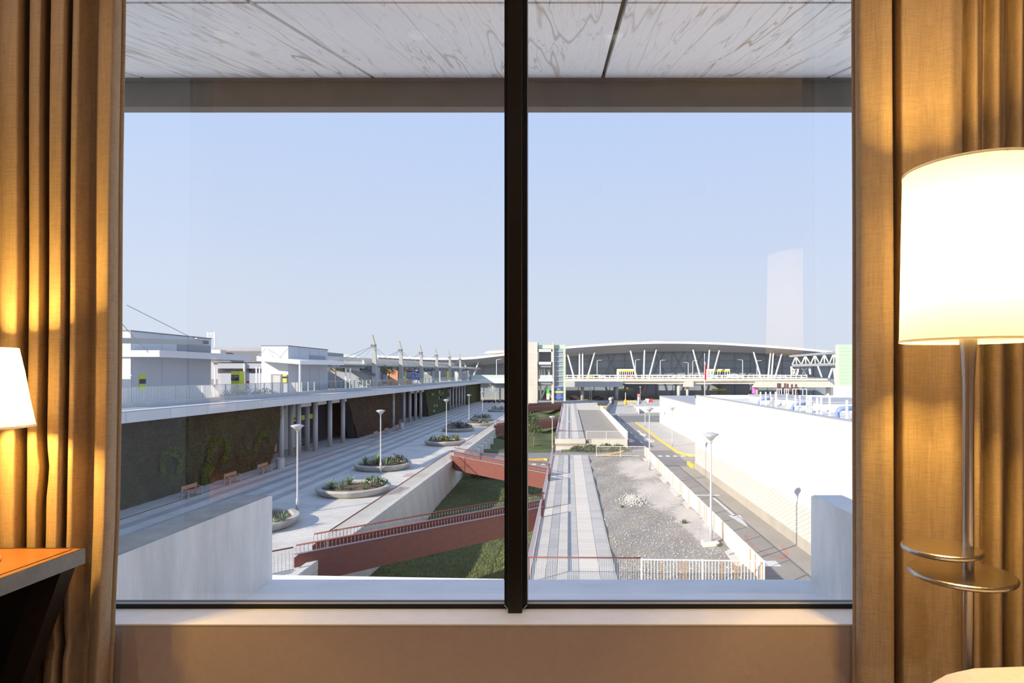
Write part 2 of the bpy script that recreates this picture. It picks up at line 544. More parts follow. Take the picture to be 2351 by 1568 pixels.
M_flagb = pm('flag_blue', (0.05, 0.12, 0.45), 0.8)
M_tyre = pm('tyre', (0.02, 0.02, 0.02), 0.8)
M_cglass = pm('car_glass', (0.04, 0.05, 0.06), 0.1)
M_pink = pm('poster_magenta', (0.55, 0.16, 0.50), 0.6)
M_lgreen = pm('poster_green', (0.08, 0.50, 0.10), 0.6)
M_reds = pm('sign_red', (0.65, 0.05, 0.07), 0.6)
M_skin = pm('sky_blue_paint', (0.2, 0.3, 0.6), 0.6)

def gravel_mat():
    m = bpy.data.materials.new('gravel')
    m.use_nodes = True
    nt = m.node_tree
    b = nt.nodes['Principled BSDF']
    b.inputs['Roughness'].default_value = 0.95
    b.inputs['Specular IOR Level'].default_value = 0.15
    tc = nt.nodes.new('ShaderNodeTexCoord')
    def noise(sc, det):
        n = nt.nodes.new('ShaderNodeTexNoise')
        n.inputs['Scale'].default_value = sc
        n.inputs['Detail'].default_value = det
        n.inputs['Roughness'].default_value = 0.7
        nt.links.new(tc.outputs['Object'], n.inputs['Vector'])
        return n.outputs['Fac']
    def math_(op, a, bb):
        n = nt.nodes.new('ShaderNodeMath'); n.operation = op
        for i, v in enumerate((a, bb)):
            if isinstance(v, (int, float)): n.inputs[i].default_value = v
            else: nt.links.new(v, n.inputs[i])
        return n.outputs[0]
    def mr(v, a, bb, c, d):
        n = nt.nodes.new('ShaderNodeMapRange')
        for i, k in enumerate((a, bb, c, d)): n.inputs[i + 1].default_value = k
        nt.links.new(v, n.inputs[0])
        return n.outputs[0]
    def mixc(f, c1, c2):
        n = nt.nodes.new('ShaderNodeMix'); n.data_type = 'RGBA'
        nt.links.new(f, n.inputs[0])
        for i, c in ((6, c1), (7, c2)):
            if isinstance(c, tuple): n.inputs[i].default_value = (*c, 1)
            else: nt.links.new(c, n.inputs[i])
        return n.outputs[2]
    fine, mid, big = noise(9, 12), noise(1.3, 8), noise(0.5, 6)
    acc = None
    for cx, cy, rx, ry in ((6.7, 58, 2.1, 6.5), (6.8, 46, 1.7, 6), (7.5, 37, 0.9, 5)):
        mp = nt.nodes.new('ShaderNodeMapping')
        mp.vector_type = 'TEXTURE'
        mp.inputs['Location'].default_value = (cx, cy, -7.8)
        mp.inputs['Scale'].default_value = (rx, ry, 50)
        nt.links.new(tc.outputs['Object'], mp.inputs[0])
        ln = nt.nodes.new('ShaderNodeVectorMath'); ln.operation = 'LENGTH'
        nt.links.new(mp.outputs[0], ln.inputs[0])
        v = math_('ADD', ln.outputs['Value'], math_('MULTIPLY', math_('SUBTRACT', mid, 0.5), 1.6))
        v = mr(v, 0.75, 1.1, 1.0, 0.0)
        acc = v if acc is None else math_('MAXIMUM', acc, v)
    stones = mixc(mr(fine, 0.35, 0.65, 0, 1), (0.20, 0.185, 0.17), (0.47, 0.445, 0.41))
    dirt = mixc(mr(big, 0.42, 0.6, 0, 0.6), stones, (0.30, 0.255, 0.20))
    sand = mixc(mr(fine, 0.3, 0.7, 0, 1), (0.50, 0.45, 0.40), (0.62, 0.57, 0.52))
    nt.links.new(mixc(acc, dirt, sand), b.inputs['Base Color'])
    bp = nt.nodes.new('ShaderNodeBump')
    bp.inputs['Strength'].default_value = 0.7
    bp.inputs['Distance'].default_value = 0.06
    nt.links.new(fine, bp.inputs['Height'])
    nt.links.new(bp.outputs[0], b.inputs['Normal'])
    return m
M_gravel = gravel_mat()
def text(name, body, size, loc, rot, mat, parent, align='CENTER', sx=1.0):
    cu = bpy.data.curves.new(name, 'FONT')
    cu.body = body
    cu.size = size
    cu.align_x = align
    cu.align_y = 'CENTER'
    cu.extrude = 0.004
    tmp = bpy.data.objects.new(name, cu)
    COL.objects.link(tmp)
    bpy.context.view_layer.update()
    me = bpy.data.meshes.new_from_object(tmp.evaluated_get(bpy.context.evaluated_depsgraph_get()))
    bpy.data.objects.remove(tmp)
    me.materials.clear()
    me.materials.append(mat)
    o = bpy.data.objects.new(name, me)
    COL.objects.link(o)
    o.parent = parent
    o.location = Vector(loc) - org(parent)
    o.rotation_euler = rot
    o.scale = (sx, 1, 1)
    return o
UPR = (math.radians(90), 0, 0)            # text facing the camera (-Y)

# levels
ZP = -7.8        # plaza, path and gravel lot
ZR = -9.3        # roads
ZT = -1.15       # terrace roof
ZG = -11.1       # sunken lawn
#PART2
# ================================================================== THE ROOM
YI, YO = 1.897, 2.10             # inner and outer face of the window wall
XL, XR = -1.95, 1.60            # window opening
ZS, ZH = 0.422, 2.56             # sill and head
RX0, RX1, RY0, RZ = -2.60, 2.60, -3.2, 2.70
struct(MB().box(RX0, RX1, RY0, YO, -0.12, 0.0).build('floor', M_floor))
struct(MB().box(RX0, RX1, RY0, YO, RZ, RZ + 0.15).build('ceiling', M_ceil))
struct(MB().box(RX0 - 0.12, RX0, RY0, YO, -0.12, RZ + 0.15).build('wall_left', M_wallin))
struct(MB().box(RX1, RX1 + 0.12, RY0, YO, -0.12, RZ + 0.15).build('wall_right', M_wallin))
struct(MB().box(RX0, RX1, RY0 - 0.12, RY0, -0.12, RZ + 0.15).build('wall_back', M_wallin))
struct(MB().box(RX0, RX1, YI, YO, 0, ZS - 0.005).box(RX0, XL, YI, YO, ZS - 0.005, RZ).box(XR, RX1, YI, YO, ZS - 0.005, RZ).box(XL, XR, YI, YO, ZH, RZ).build('wall_front', M_wallin))
struct(MB().bbox(XL, XR, YI - 0.0015, YO - 0.04, ZS - 0.005, ZS, 0.001).build('trim_1', M_sill))
XM = -0.1752
win = thing('window_1', None, None, (XM, 2.0, ZS), kind='structure')
fr = MB()
fr.box(XL, XR, 2.018, 2.06, ZS - 0.01, ZS + 0.014)
fr.box(XL, XR, 1.995, 2.06, ZH - 0.05, ZH)
fr.box(XL, XL + 0.04, 1.995, 2.06, ZS, ZH).box(XR - 0.04, XR, 1.995, 2.06, ZS, ZH)
fr.build('frame', M_black, win)
mul = MB().bbox(XM - 0.0225, XM + 0.0225, 1.98, 2.06, ZS - 0.0, ZH, 0.002).build('mullion', M_black, win)
MB().box(XM - 0.0375, XM - 0.0235, 2.012, 2.06, ZS + 0.006, ZH).build('glazing_bead', M_black, win)
MB().box(XM + 0.0235, XM + 0.0375, 2.012, 2.06, ZS + 0.006, ZH).build('glazing_bead', M_black, win)
for s, (a, b) in ((-1, (XL + 0.04, XM - 0.0375)), (1, (XM + 0.0375, XR - 0.04))):
    p = MB().box(a, b, 2.028, 2.034, ZS + 0.012, ZH - 0.05)
    # one reflecting sheet per pane: keep only the inner face
    p.f = [p.f[2]]
    p.build('glass_pane', M_glass, win)
    xx = b if s < 0 else a
    sl = MB().beam((a, 2.026, ZS + 0.0155), (b, 2.026, ZS + 0.0155), 0.004, 0.003)
    sl.beam((xx, 2.011, ZS + 0.015), (xx - s * 0.012, 2.011, ZS + 0.002), 0.003, 0.002)
    sl.build('seal', M_seal, win)

# ---- curtains: a folded sheet with its pale lining and a hem
def smooth_profile(pts, n):
    out = []
    m = len(pts)
    for i in range(m - 1):
        p0, p1, p2, p3 = pts[max(i - 1, 0)], pts[i], pts[i + 1], pts[min(i + 2, m - 1)]
        for k in range(n):
            t = k / n
            q = []
            for c in range(2):
                a0, a1, a2, a3 = p0[c], p1[c], p2[c], p3[c]
                q.append(0.5 * (2 * a1 + (a2 - a0) * t + (2 * a0 - 5 * a1 + 4 * a2 - a3) * t * t + (3 * a1 - a0 - 3 * a2 + a3) * t ** 3))
            out.append(tuple(q))
    out.append(pts[-1])
    return out

def curtain(name, label, ctrl, drift, wrinkle, inner_sign):
    """ctrl: (x pixel at mid height, y depth)"""
    prof = smooth_profile([((x - PX) * y / F, y if y < 1.815 or x in (271, 1965, 1970) else 1.80 + (y - 1.80) * (1.6 if -150 < x < 2400 else 0.9)) for x, y in ctrl], 7)
    zs = [0.02 + (2.62 - 0.02) * k / 60 for k in range(61)]
    root = thing(name, label, 'curtain', (prof[len(prof) // 2][0], 1.82, 0.0))
    def sheet(off, prof=prof):
        mb = MB()
        n = len(prof)
        for z in zs:
            for i, (x, y) in enumerate(prof):
                dx, dy = drift(x, z), wrinkle(x, z)
                k = 1.0 + 0.10 * (1.3 - z) / 1.3
                mb.v.append((x + dx, 1.80 + (y - 1.80) * k + dy + off, z))
        for r in range(60):
            for i in range(n - 1):
                a = r * n + i
                mb.f.append((a, a + 1, a + n + 1, a + n))
        return mb
    f = sheet(0.0).build('fabric', M_curtain, root, smooth=True)
    xa, xb = min(p[0] for p in prof), max(p[0] for p in prof)
    if inner_sign > 0: xb -= 0.035
    else: xa += 0.035
    lp = []
    for k in range(91):
        xx = xa + (xb - xa) * k / 90
        near = [p[1] for p in prof if abs(p[0] - xx) < 0.03]
        lp.append((xx, max(near or [1.84]) + 0.014))
    lp = [(lp[k][0], sum(lp[m][1] for m in range(max(0, k - 1), min(90, k + 1) + 1)) / len(range(max(0, k - 1), min(90, k + 1) + 1)) + 0.004) for k in range(91)]
    l = sheet(0.0, lp).build('lining', M_lining, root, smooth=True)
    l['label'] = 'pale lining on the window side'
    # side hem: folded edge strip that joins fabric and lining
    e = 0 if inner_sign < 0 else -1
    hm = MB()
    for k in range(60):
        for z in (zs[k], zs[k + 1]):
            pass
    x, y = prof[e]
    pts = []
    for z in zs:
        px_ = x + drift(x, z)
        yy = 1.80 + (y - 1.80) * (1.0 + 0.10 * (1.3 - z) / 1.3) + wrinkle(x, z)
        pts.append((px_, yy + 0.006, z))
    hm.tube(pts, 0.0075, 6)
    hm.build('side_hem', M_curtain, root, smooth=True)
    hd = MB().box(min(p[0] for p in prof), max(p[0] for p in prof), 1.775, 1.835, 2.62, 2.66)
    hd.build('curtain_track', M_whitepaint, root)
    return root

def drift_l(x, z):
    # the free edge swings out towards the window centre near the top and hangs back lower down
    w = max(0.0, min(1.0, (x + 1.75) / 0.4))
    return w * (0.014 * (z - 1.3) / 1.1 - 0.020 * max(0, 0.75 - z) / 0.55)
def wr_l(x, z):
    w = 0.010 * math.exp(-((z - 0.42) / 0.03) ** 2) * math.exp(-((x + 1.45) / 0.06) ** 2)
    w += 0.012 * math.exp(-((z - 0.92) / 0.05) ** 2) * math.exp(-((x + 1.53) / 0.03) ** 2)
    return w + 0.004 * math.sin(7 * x + 3.1 * z) * math.sin(2.3 * z)
ctl = [(-560, 1.84), (-500, 1.77), (-440, 1.83), (-380, 1.77), (-300, 1.835), (-250, 1.765), (-190, 1.775), (-150, 1.84), (-120, 1.77), (-60, 1.765), (-20, 1.85),
       (0, 1.775), (26, 1.752), (47, 1.775), (55, 1.855), (66, 1.785), (84, 1.768), (97, 1.79), (104, 1.85), (112, 1.78), (130, 1.758), (146, 1.772),
       (153, 1.845), (160, 1.785), (172, 1.772), (188, 1.80), (208, 1.822), (224, 1.79), (243, 1.772), (256, 1.785), (266, 1.812), (271, 1.845)]
curtain('curtain', 'gold-brown curtain hanging behind the desk, left of the window', ctl, drift_l, wr_l, 1)
def drift_r(x, z):
    return -0.004 * (z - 1.3) * max(0, min(1, (1.4 - x) / 0.5)) - 0.010 * max(0, 0.7 - z) * max(0, min(1, (1.2 - x) / 0.4))
def wr_r(x, z):
    up = max(0.0, z - 1.3)
    w = 0.010 * up * math.sin(95 * x) * max(0, min(1, (x - 1.05) / 0.25))
    return w + 0.004 * math.sin(6 * x + 2.6 * z) * math.sin(1.9 * z)
ctr = [(1965, 1.85), (1970, 1.82), (1982, 1.80), (2012, 1.782), (2036, 1.77), (2052, 1.785), (2060, 1.86), (2068, 1.80), (2085, 1.785), (2110, 1.79), (2132, 1.80), (2150, 1.79),
       (2185, 1.772), (2208, 1.80), (2216, 1.83), (2232, 1.79), (2250, 1.78), (2262, 1.83), (2280, 1.785), (2300, 1.78), (2312, 1.835), (2330, 1.785), (2350, 1.78),
       (2362, 1.84), (2385, 1.78), (2420, 1.79), (2440, 1.85), (2470, 1.78), (2520, 1.79), (2545, 1.85), (2580, 1.78), (2640, 1.80), (2700, 1.85), (2740, 1.78), (2800, 1.80), (2860, 1.84), (2900, 1.79), (2960, 1.84), (3050, 1.79)]
curtain('curtain', 'gold-brown curtain hanging behind the floor lamp, right of the window', ctr, drift_r, wr_r, -1)

# ---- lamps
def shade_mat(name, col, tr):
    m = bpy.data.materials.new(name)
    m.use_nodes = True
    nt = m.node_tree
    nt.nodes.clear()
    out = nt.nodes.new('ShaderNodeOutputMaterial')
    d = nt.nodes.new('ShaderNodeBsdfDiffuse')
    t = nt.nodes.new('ShaderNodeBsdfTranslucent')
    d.inputs[0].default_value = (*col, 1)
    t.inputs[0].default_value = (*col, 1)
    ms = nt.nodes.new('ShaderNodeMixShader')
    ms.inputs[0].default_value = tr
    nt.links.new(d.outputs[0], ms.inputs[1]); nt.links.new(t.outputs[0], ms.inputs[2])
    nt.links.new(ms.outputs[0], out.inputs[0])
    return m
M_shade = shade_mat('shade_linen', (0.93, 0.91, 0.89), 0.45)
M_bulb = emit_mat('bulb_glow', (1.0, 0.72, 0.36), 14.0)
M_cer = pm('lamp_ceramic', (0.75, 0.73, 0.70), 0.3)
WARM = (1.0, 0.585, 0.125)

def bulb(parent, c, r, power):
    MB().lathe(c, [(0.002, -r), (r * 0.75, -r * 0.7), (r, 0), (r * 0.75, r * 0.7), (0.002, r)], 16).build('bulb', M_bulb, parent, smooth=True)
    ld = bpy.data.lights.new('bulb_light', 'POINT')
    ld.energy = power
    ld.color = WARM
    ld.shadow_soft_size = r * 1.25
    lo = bpy.data.objects.new('bulb_light', ld)
    COL.objects.link(lo)
    lo.parent = parent
    lo.location = Vector(c) - org(parent)

LX, LY = at(2223, 0, 1.5).x, 1.5
SX, SY = LX + 0.008, LY
fl = thing('floor_lamp', 'brushed-steel floor lamp with a white drum shade and two small round trays', 'floor lamp', (LX, LY, 0))
MB().lathe((LX, LY, 0), [(0.13, 0.0), (0.13, 0.012), (0.12, 0.02), (0.013, 0.024)], 40).build('base', M_steel, fl, smooth=True)
MB().lathe((LX, LY, 0), [(0.0125, 0.02), (0.0125, 0.78), (0.0125, 1.05), (0.0135, 1.18), (0.018, 1.26), (0.023, 1.34), (0.025, 1.40)], 24).build('pole', M_steel, fl, smooth=True)
zb, zt = 1.281, 1.698
R0, R1 = 0.157, 0.150
sh = MB()
sh.lathe((SX, SY, 0), [(R0, zb), (R1, zt)], 72, cap=False)
sh_o = sh.build('shade', M_shade, fl, smooth=True)
for r, z in ((R0, zb), (R1, zt)):
    MB().lathe((SX, SY, 0), [(r - 0.001, z - 0.003), (r + 0.0015, z - 0.003), (r + 0.0015, z + 0.003), (r - 0.001, z + 0.003), (r - 0.001, z - 0.003)], 72, cap=False).build('shade_rim', M_shade, sh_o, smooth=True)
sp = MB()
for k in range(3):
    a = k * 2.0944 + 0.4
    sp.tube([(SX, SY, zt - 0.03), (SX + (R1 - 0.002) * math.cos(a), SY + (R1 - 0.002) * math.sin(a), zt - 0.006)], 0.002, 6)
sp.lathe((SX, SY, 0), [(0.012, 1.39), (0.012, zt - 0.03)], 12)
sp.build('shade_spider', M_steel, fl)
bulb(fl, (SX, SY, 1.50), 0.032, 92.0)
def tray(cx, cy, z, r, name='tray'):
    t = 0.013
    pr = [(0.001, z - t)] + [(r - 0.005, z - t), (r - 0.001, z - t * 0.75), (r, z - t * 0.4), (r - 0.001, z - 0.002), (r - 0.004, z)] + [(0.001, z)]
    return MB().lathe((cx, cy, 0), pr, 56).build(name, M_steel, fl, smooth=False)
c1 = at(2163, 1256, LY)
tray(c1.x, LY + 0.004, c1.z, 0.089)
c2 = at(2199, 1308, LY)
tray(c2.x, LY - 0.012, c2.z, 0.117)

dl_c = Vector((-1.565, 1.57, 0.704))
tl = thing('table_lamp', 'table lamp with a lit white tapered shade on the desk, at the left edge', 'table lamp', dl_c)
MB().lathe(dl_c, [(0.075, 0.0), (0.075, 0.012), (0.02, 0.03), (0.03, 0.09), (0.04, 0.16), (0.028, 0.25), (0.009, 0.30), (0.009, 0.44)], 28).build('base', M_cer, tl, smooth=True)
zb2, zt2 = 1.062, 1.268
ts = MB().lathe((dl_c.x, dl_c.y, 0), [(0.146, zb2), (0.134, zb2 + 0.07), (0.124, zb2 + 0.14), (0.112, zt2)], 64, cap=False).build('shade', M_shade, tl, smooth=True)
MB().lathe((dl_c.x, dl_c.y, 0), [(0.145, zb2 - 0.003), (0.1475, zb2 - 0.003), (0.1475, zb2 + 0.003), (0.145, zb2 + 0.003), (0.145, zb2 - 0.003)], 64, cap=False).build('shade_rim', M_shade, ts, smooth=True)
bulb(tl, (dl_c.x, dl_c.y, 1.165), 0.026, 56.0)

# ---- desk
DZ = 0.704
DX1 = at(193.5, 1266, 1.733).x
dk = thing('desk', 'wooden desk with a steel edge and slanted black legs, in front of the left curtain', 'desk', (DX1 - 0.5, 1.2, 0))
DXL = -2.55
MB().box(DXL, DX1 - 0.004, 0.25, 1.729, DZ - 0.036, DZ).build('desk_top', M_wood, dk)
eb = MB()
eb.bbox(DX1 - 0.004, DX1 + 0.004, 0.246, 1.733, DZ - 0.042, DZ + 0.0015, 0.0015)
eb.box(DXL, DX1 - 0.004, 1.729, 1.733, DZ - 0.042, DZ + 0.0015)
eb.box(DXL, DX1 - 0.004, 0.246, 0.25, DZ - 0.042, DZ + 0.0015)
eb.build('edge_band', M_edge, dk)
MB().box(DX1 - 0.026, DX1 - 0.022, 0.26, 1.72, DZ + 0.0002, DZ + 0.001).build('inlay_line', M_leg, dk)
# slanted panel leg below the far corner and one at the near end
for y0 in (1.66, 0.30):
    a = DX1 - 0.005
    MB().hexa([(a - 0.30, y0, 0), (a - 0.235, y0, 0), (a - 0.235, y0 + 0.05, 0), (a - 0.30, y0 + 0.05, 0),
               (a - 0.062, y0, DZ - 0.042), (a, y0, DZ - 0.042), (a, y0 + 0.05, DZ - 0.042), (a - 0.062, y0 + 0.05, DZ - 0.042)]).build('leg', M_leg, dk)
MB().hexa([(DXL, 1.685, 0), (DX1 - 0.29, 1.685, 0), (DX1 - 0.29, 1.70, 0), (DXL, 1.70, 0), (DXL, 1.685, DZ - 0.045), (DX1 - 0.05, 1.685, DZ - 0.045), (DX1 - 0.05, 1.70, DZ - 0.045), (DXL, 1.70, DZ - 0.045)]).build('back_panel', M_desk, dk)
MB().box(DXL, DX1 - 0.35, 0.32, 1.68, DZ - 0.16, DZ - 0.045).build('drawer_box', M_desk, dk)

# ---- bed corner with a rounded pale cover
bd = thing('bed', 'pale pink-white covered bed corner at the bottom right below the lamp', 'bed', (1.6, 0.1, 0))
MB().box(0.75, 2.55, -1.2, 1.12, 0.0, 0.28).build('bed_base', M_leg, bd)
def bedf(u, v):
    # rounded slab
    x = 0.60 + u * 1.95
    y = -1.2 + v * 2.54
    ex = max(0, (0.20 - (x - 0.60)) / 0.20)
    ey = max(0, (y - 1.14) / 0.20)
    d = min(1.0, math.hypot(ex, ey))
    z = 0.638 - 0.33 * (1 - math.sqrt(max(0, 1 - d * d)))
    if math.hypot(ex, ey) >= 1: z = 0.30
    return (x, y, z + 0.004 * math.sin(9 * x + 4 * y))
MB().grid(bedf, 60, 70).build('bed_cover', M_bed, bd, smooth=True)
MB().box(0.72, 2.55, -1.2, 1.16, 0.27, 0.34).build('mattress', M_bed, bd)

# ---- ceiling downlights: window row lit for fill, unseen rear row added for fill
M_snoot = pm('snoot_black', (0.0004, 0.0004, 0.0004), 1.0, spec=0.0)
M_lens = emit_mat('spot_lens', (1.0, 0.9, 0.8), 0.12)
spots = [(-1.535, 1.36, 'leftmost recessed ceiling spotlight above the window'), (-0.667, 1.36, 'second recessed ceiling spotlight from the left above the window'), (0.20, 1.36, 'third recessed ceiling spotlight from the left above the window'), (1.03, 1.36, 'rightmost recessed ceiling spotlight above the window')]
spots += [(-1.535, -0.8, 'leftmost added fill spotlight in the rear row of the room'), (-0.667, -0.8, 'second added fill spotlight in the rear row of the room'), (0.20, -0.8, 'third added fill spotlight in the rear row of the room'), (1.03, -0.8, 'rightmost added fill spotlight in the rear row of the room')]
for i, (x, y, lab) in enumerate(spots):
    d = thing('ceiling_spotlight', lab, 'spotlight', (x, y, RZ), group='ceiling spotlights')
    pr = [(0.062, RZ), (0.062, RZ - 0.006), (0.045, RZ - 0.008), (0.040, RZ - 0.002)] if y > 0 else [(0.066, RZ), (0.066, RZ - 0.056), (0.060, RZ - 0.056), (0.060, RZ - 0.002)]  # rear rings deepened into snoots that hide the added sources from the glass
    MB().lathe((x, y, 0), pr, 28, cap=False).build('ring', M_steel if y > 0 else M_snoot, d)
    MB().lathe((x, y, 0), [(0.002, RZ - 0.003), (0.041, RZ - 0.003)], 28).build('lens', M_lens, d)
    ld = bpy.data.lights.new('fill_spot', 'SPOT')
    ld.energy = 9.0 if y > 0 else 60.0
    ld.color = (1.0, 0.92, 0.86) if y > 0 else (1.0, 0.76, 0.56)
    ld.spot_size = math.radians(125 if y > 0 else 150)
    ld.spot_blend = 0.9
    ld.shadow_soft_size = 0.04 if y > 0 else 0.02
    lo = bpy.data.objects.new('fill_spot', ld)
    COL.objects.link(lo)
    lo.parent = d
    lo.location = (0, 0, -0.012)

# ================================================================== THE LOGGIA OUTSIDE THE WINDOW
struct(MB().box(-3.5, 3.5, 2.1, 3.94, -0.45, -0.13).build('ledge', M_ledge))
def fin(x0, x1, name):
    mb = MB()
    pr = [(2.1, -0.13), (3.93, -0.13), (3.93, 0.41), (3.90, 0.42), (2.1, 0.43)]
    mb.prism(pr, 'x', x0, x1)
    return struct(mb.build(name, M_finconc))
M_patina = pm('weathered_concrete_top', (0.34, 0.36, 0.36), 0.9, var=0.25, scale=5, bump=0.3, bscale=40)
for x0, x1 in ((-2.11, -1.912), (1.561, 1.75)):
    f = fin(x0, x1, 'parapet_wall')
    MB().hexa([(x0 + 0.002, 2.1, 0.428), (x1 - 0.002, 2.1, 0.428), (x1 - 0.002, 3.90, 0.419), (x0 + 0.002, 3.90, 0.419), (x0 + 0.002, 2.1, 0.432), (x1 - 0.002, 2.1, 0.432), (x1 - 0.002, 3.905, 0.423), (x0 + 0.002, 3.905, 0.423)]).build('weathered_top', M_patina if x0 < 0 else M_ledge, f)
sf = thing('soffit', None, None, (0, 3, 2.8), kind='structure')
def soff_z(y): return 1.95 + 0.288 * y
MB().hexa([(-4.2, 2.1, soff_z(2.1) + 0.03), (4.2, 2.1, soff_z(2.1) + 0.03), (4.2, 3.9, soff_z(3.9) + 0.03), (-4.2, 3.9, soff_z(3.9) + 0.03),
           (-4.2, 2.1, soff_z(2.1) + 0.2), (4.2, 2.1, soff_z(2.1) + 0.2), (4.2, 3.9, soff_z(3.9) + 0.2), (-4.2, 3.9, soff_z(3.9) + 0.2)]).build('backing', M_joint, sf)
jx = [-4.2, -2.655, -1.22, 0.213, 1.615, 3.05, 4.2]
for i in range(6):
    for (ya, yb) in ((2.1, 2.33), (2.352, 3.82)):
        x0, x1 = jx[i] + 0.012, jx[i + 1] - 0.012
        MB().hexa([(x0, ya, soff_z(ya)), (x1, ya, soff_z(ya)), (x1, yb, soff_z(yb)), (x0, yb, soff_z(yb)), (x0, ya, soff_z(ya) + 0.03), (x1, ya, soff_z(ya) + 0.03), (x1, yb, soff_z(yb) + 0.03), (x0, yb, soff_z(yb) + 0.03)]).build('marble_panel', M_marble, sf)
struct(MB().box(-4.2, 4.2, 3.82, 3.905, 2.872, 3.6).box(-4.2, 4.2, 3.80, 3.82, 3.03, 3.12).build('edge_beam', M_beam))
# hotel facade to the sides and below, and a low sunlit canopy roof
struct(MB().box(-4.3, RX0 - 0.12, 1.9, 2.1, -8, 3.6).box(RX1 + 0.12, 4.3, 1.9, 2.1, -8, 3.6).box(-4.3, 4.3, 1.9, 2.1, -8, -0.45).build('facade', M_finconc))
struct(MB().box(-8.4, 40, 2.1, 25.0, -8.3, -7.95).build('bounce_slab', M_white))  # unseen pale slab added to throw sunlight up onto the soffit
cp = MB()
a, b = at(640, 1313, 15.9), at(1160, 1329, 15.9)
cp.hexa([(-12, 11, -4.3), (0, 11, -4.3), (b.x, F * 5.2 / 471, -4.3), (a.x - 6, F * 5.2 / 453, -4.3), (-12, 11, -4.0), (0, 11, -4.0), (b.x, F * 5.2 / 471, -4.0), (a.x - 6, F * 5.2 / 453, -4.0)])
struct(cp.build('canopy_roof', M_white))
#PART3
# ================================================================== GROUND OUTSIDE
struct(MB().box(-900, 900, 5, 1500, -12.6, -12.2).build('ground_base', M_asph))
# plaza on the left, retaining wall towards the sunken lawn
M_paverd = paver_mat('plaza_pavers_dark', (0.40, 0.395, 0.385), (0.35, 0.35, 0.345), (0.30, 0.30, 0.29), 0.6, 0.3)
plz = struct(MB().box(-60, -12.0, 8, 205, ZP - 0.3, ZP).box(-60, -8.5, 8, 27.0, ZP - 0.32, ZP - 0.02).build('plaza', M_paver))
for k, (y0, y1, x0, x1) in enumerate(((45.5, 48.2, -14.0, -12.4), (53, 55.0, -14.6, -12.4), (76.5, 80.5, -26.0, -24.2))):
    MB().box(x0, x1, y0, y1, ZP + 0.002, ZP + 0.006).build('pink_paving_strip', M_paverpink, plz)
for x0 in (-26.6, -24.9, -23.2, -21.6):  # long darker strips along the arcade side of the plaza
    MB().box(x0, x0 + 0.75, 26, 200, ZP + 0.001, ZP + 0.004).build('dark_plaza_strip', M_paverd, plz)
rw = thing('retaining_wall', None, None, (-12, 60, ZG), kind='structure')
MB().box(-12.45, -12.02, 8, 205, -12.2, ZP - 0.3).build('core', M_concl, rw)
MB().bbox(-12.35, -11.93, 26, 205, ZP - 0.32, ZP + 0.14, 0.02).build('coping', M_concl, rw)
pnl = MB().bbox(0, 0.10, 0.0, 2.42, -4.2, -0.34, 0.012).mesh('wall_panel', M_concl)
for k in range(36):
    piece(pnl, 'wall_panel', rw, (-12.04, 26 + k * 2.45, ZP))
for y in (70, 73.5, 77, 80.5, 84, 87.5, 91):
    MB().bbox(-11.95, -11.35, y, y + 0.7, -12.2, ZP - 0.5, 0.02).build('buttress', M_white if y > 76 else M_concl, rw)
# sunken lawn
def lawn_z(x, y):
    t = max(0, min(1, (y - 50) / 22))
    z = ZG + 0.75 * t + 0.12 * math.sin(0.4 * x + 0.2 * y) + 0.1 * math.sin(0.9 * x - 0.35 * y)
    t2 = max(0, min(1, (y - 84) / 12))
    return z + (1.6 * t2 * (0.75 + 0.25 * math.sin(x * 0.8 + y * 0.13)) if y > 70 else 0)
lawn = struct(MB().grid(lambda u, v: (-12.0 + u * 10.1, 15 + v * 53.5, lawn_z(-12 + u * 10.1, 15 + v * 53.5)), 24, 90).build('lawn', M_grass, smooth=True))
lawn2 = struct(MB().grid(lambda u, v: (-12.0 + u * 10.1, 84 + v * 110, lawn_z(-12 + u * 10.1, 84 + v * 110)), 20, 110).build('lawn', M_grass, smooth=True))
bl = MB()
for i in range(26000):
    y = 33 + 36 * random.random() ** 1.4
    x = random.uniform(-11.9, -2.0)
    z = lawn_z(x, y)
    h = random.uniform(0.06, 0.16)
    a = random.uniform(0, math.pi)
    w = random.uniform(0.02, 0.045)
    lx, ly = random.uniform(-0.07, 0.07), random.uniform(-0.07, 0.07)
    bl.add([(x - w * math.cos(a), y - w * math.sin(a), z - 0.02), (x + w * math.cos(a), y + w * math.sin(a), z - 0.02), (x + lx, y + ly, z + h)], [(0, 1, 2)])
tag(bl.build('grass_blades', M_blade), 'short green grass blades of the sunken lawn under the red footbridges', 'grass', kind='stuff')

# ---- raised path with slabs and gravel lot (two decks with a road between them)
PX0, PX1, GX1 = -1.75, 2.08, 8.35
def deck(y0, y1, name):
    o = struct(MB().box(PX0, PX1, y0, y1, -12.2, ZP - 0.06).build(name, M_concl))
    return o
path = deck(25.2, 67.7, 'path')
cols = [(-1.72, -1.05, 0), (-1.05, -0.55, 1), (-0.55, -0.05, 0), (-0.05, 0.48, 1), (0.48, 1.40, 0), (1.40, 2.06, 1)]
for ci, (x0, x1, g) in enumerate(cols):
    me = MB().bbox(0.008, x1 - x0 - 0.008, 0.008, 0.99, -0.06, 0.0, 0.006).mesh('paving_slab', M_slabg if g else M_slabl)
    for k in range(42):
        piece(me, 'paving_slab', path, (x0, 25.3 + k * 1.01, ZP))
MB().bbox(2.06, 2.12, 25.2, 67.7, ZP - 0.1, ZP + 0.05, 0.008).build('kerb', M_conc, path)
path2 = deck(84, 190, 'path')
for ci, (x0, x1, g) in enumerate(cols):
    MB().bbox(x0 + 0.008, x1 - 0.008, 84.05, 189.9, ZP - 0.06, ZP, 0.006).build('paving_band', M_slabg if g else M_slabl, path2)
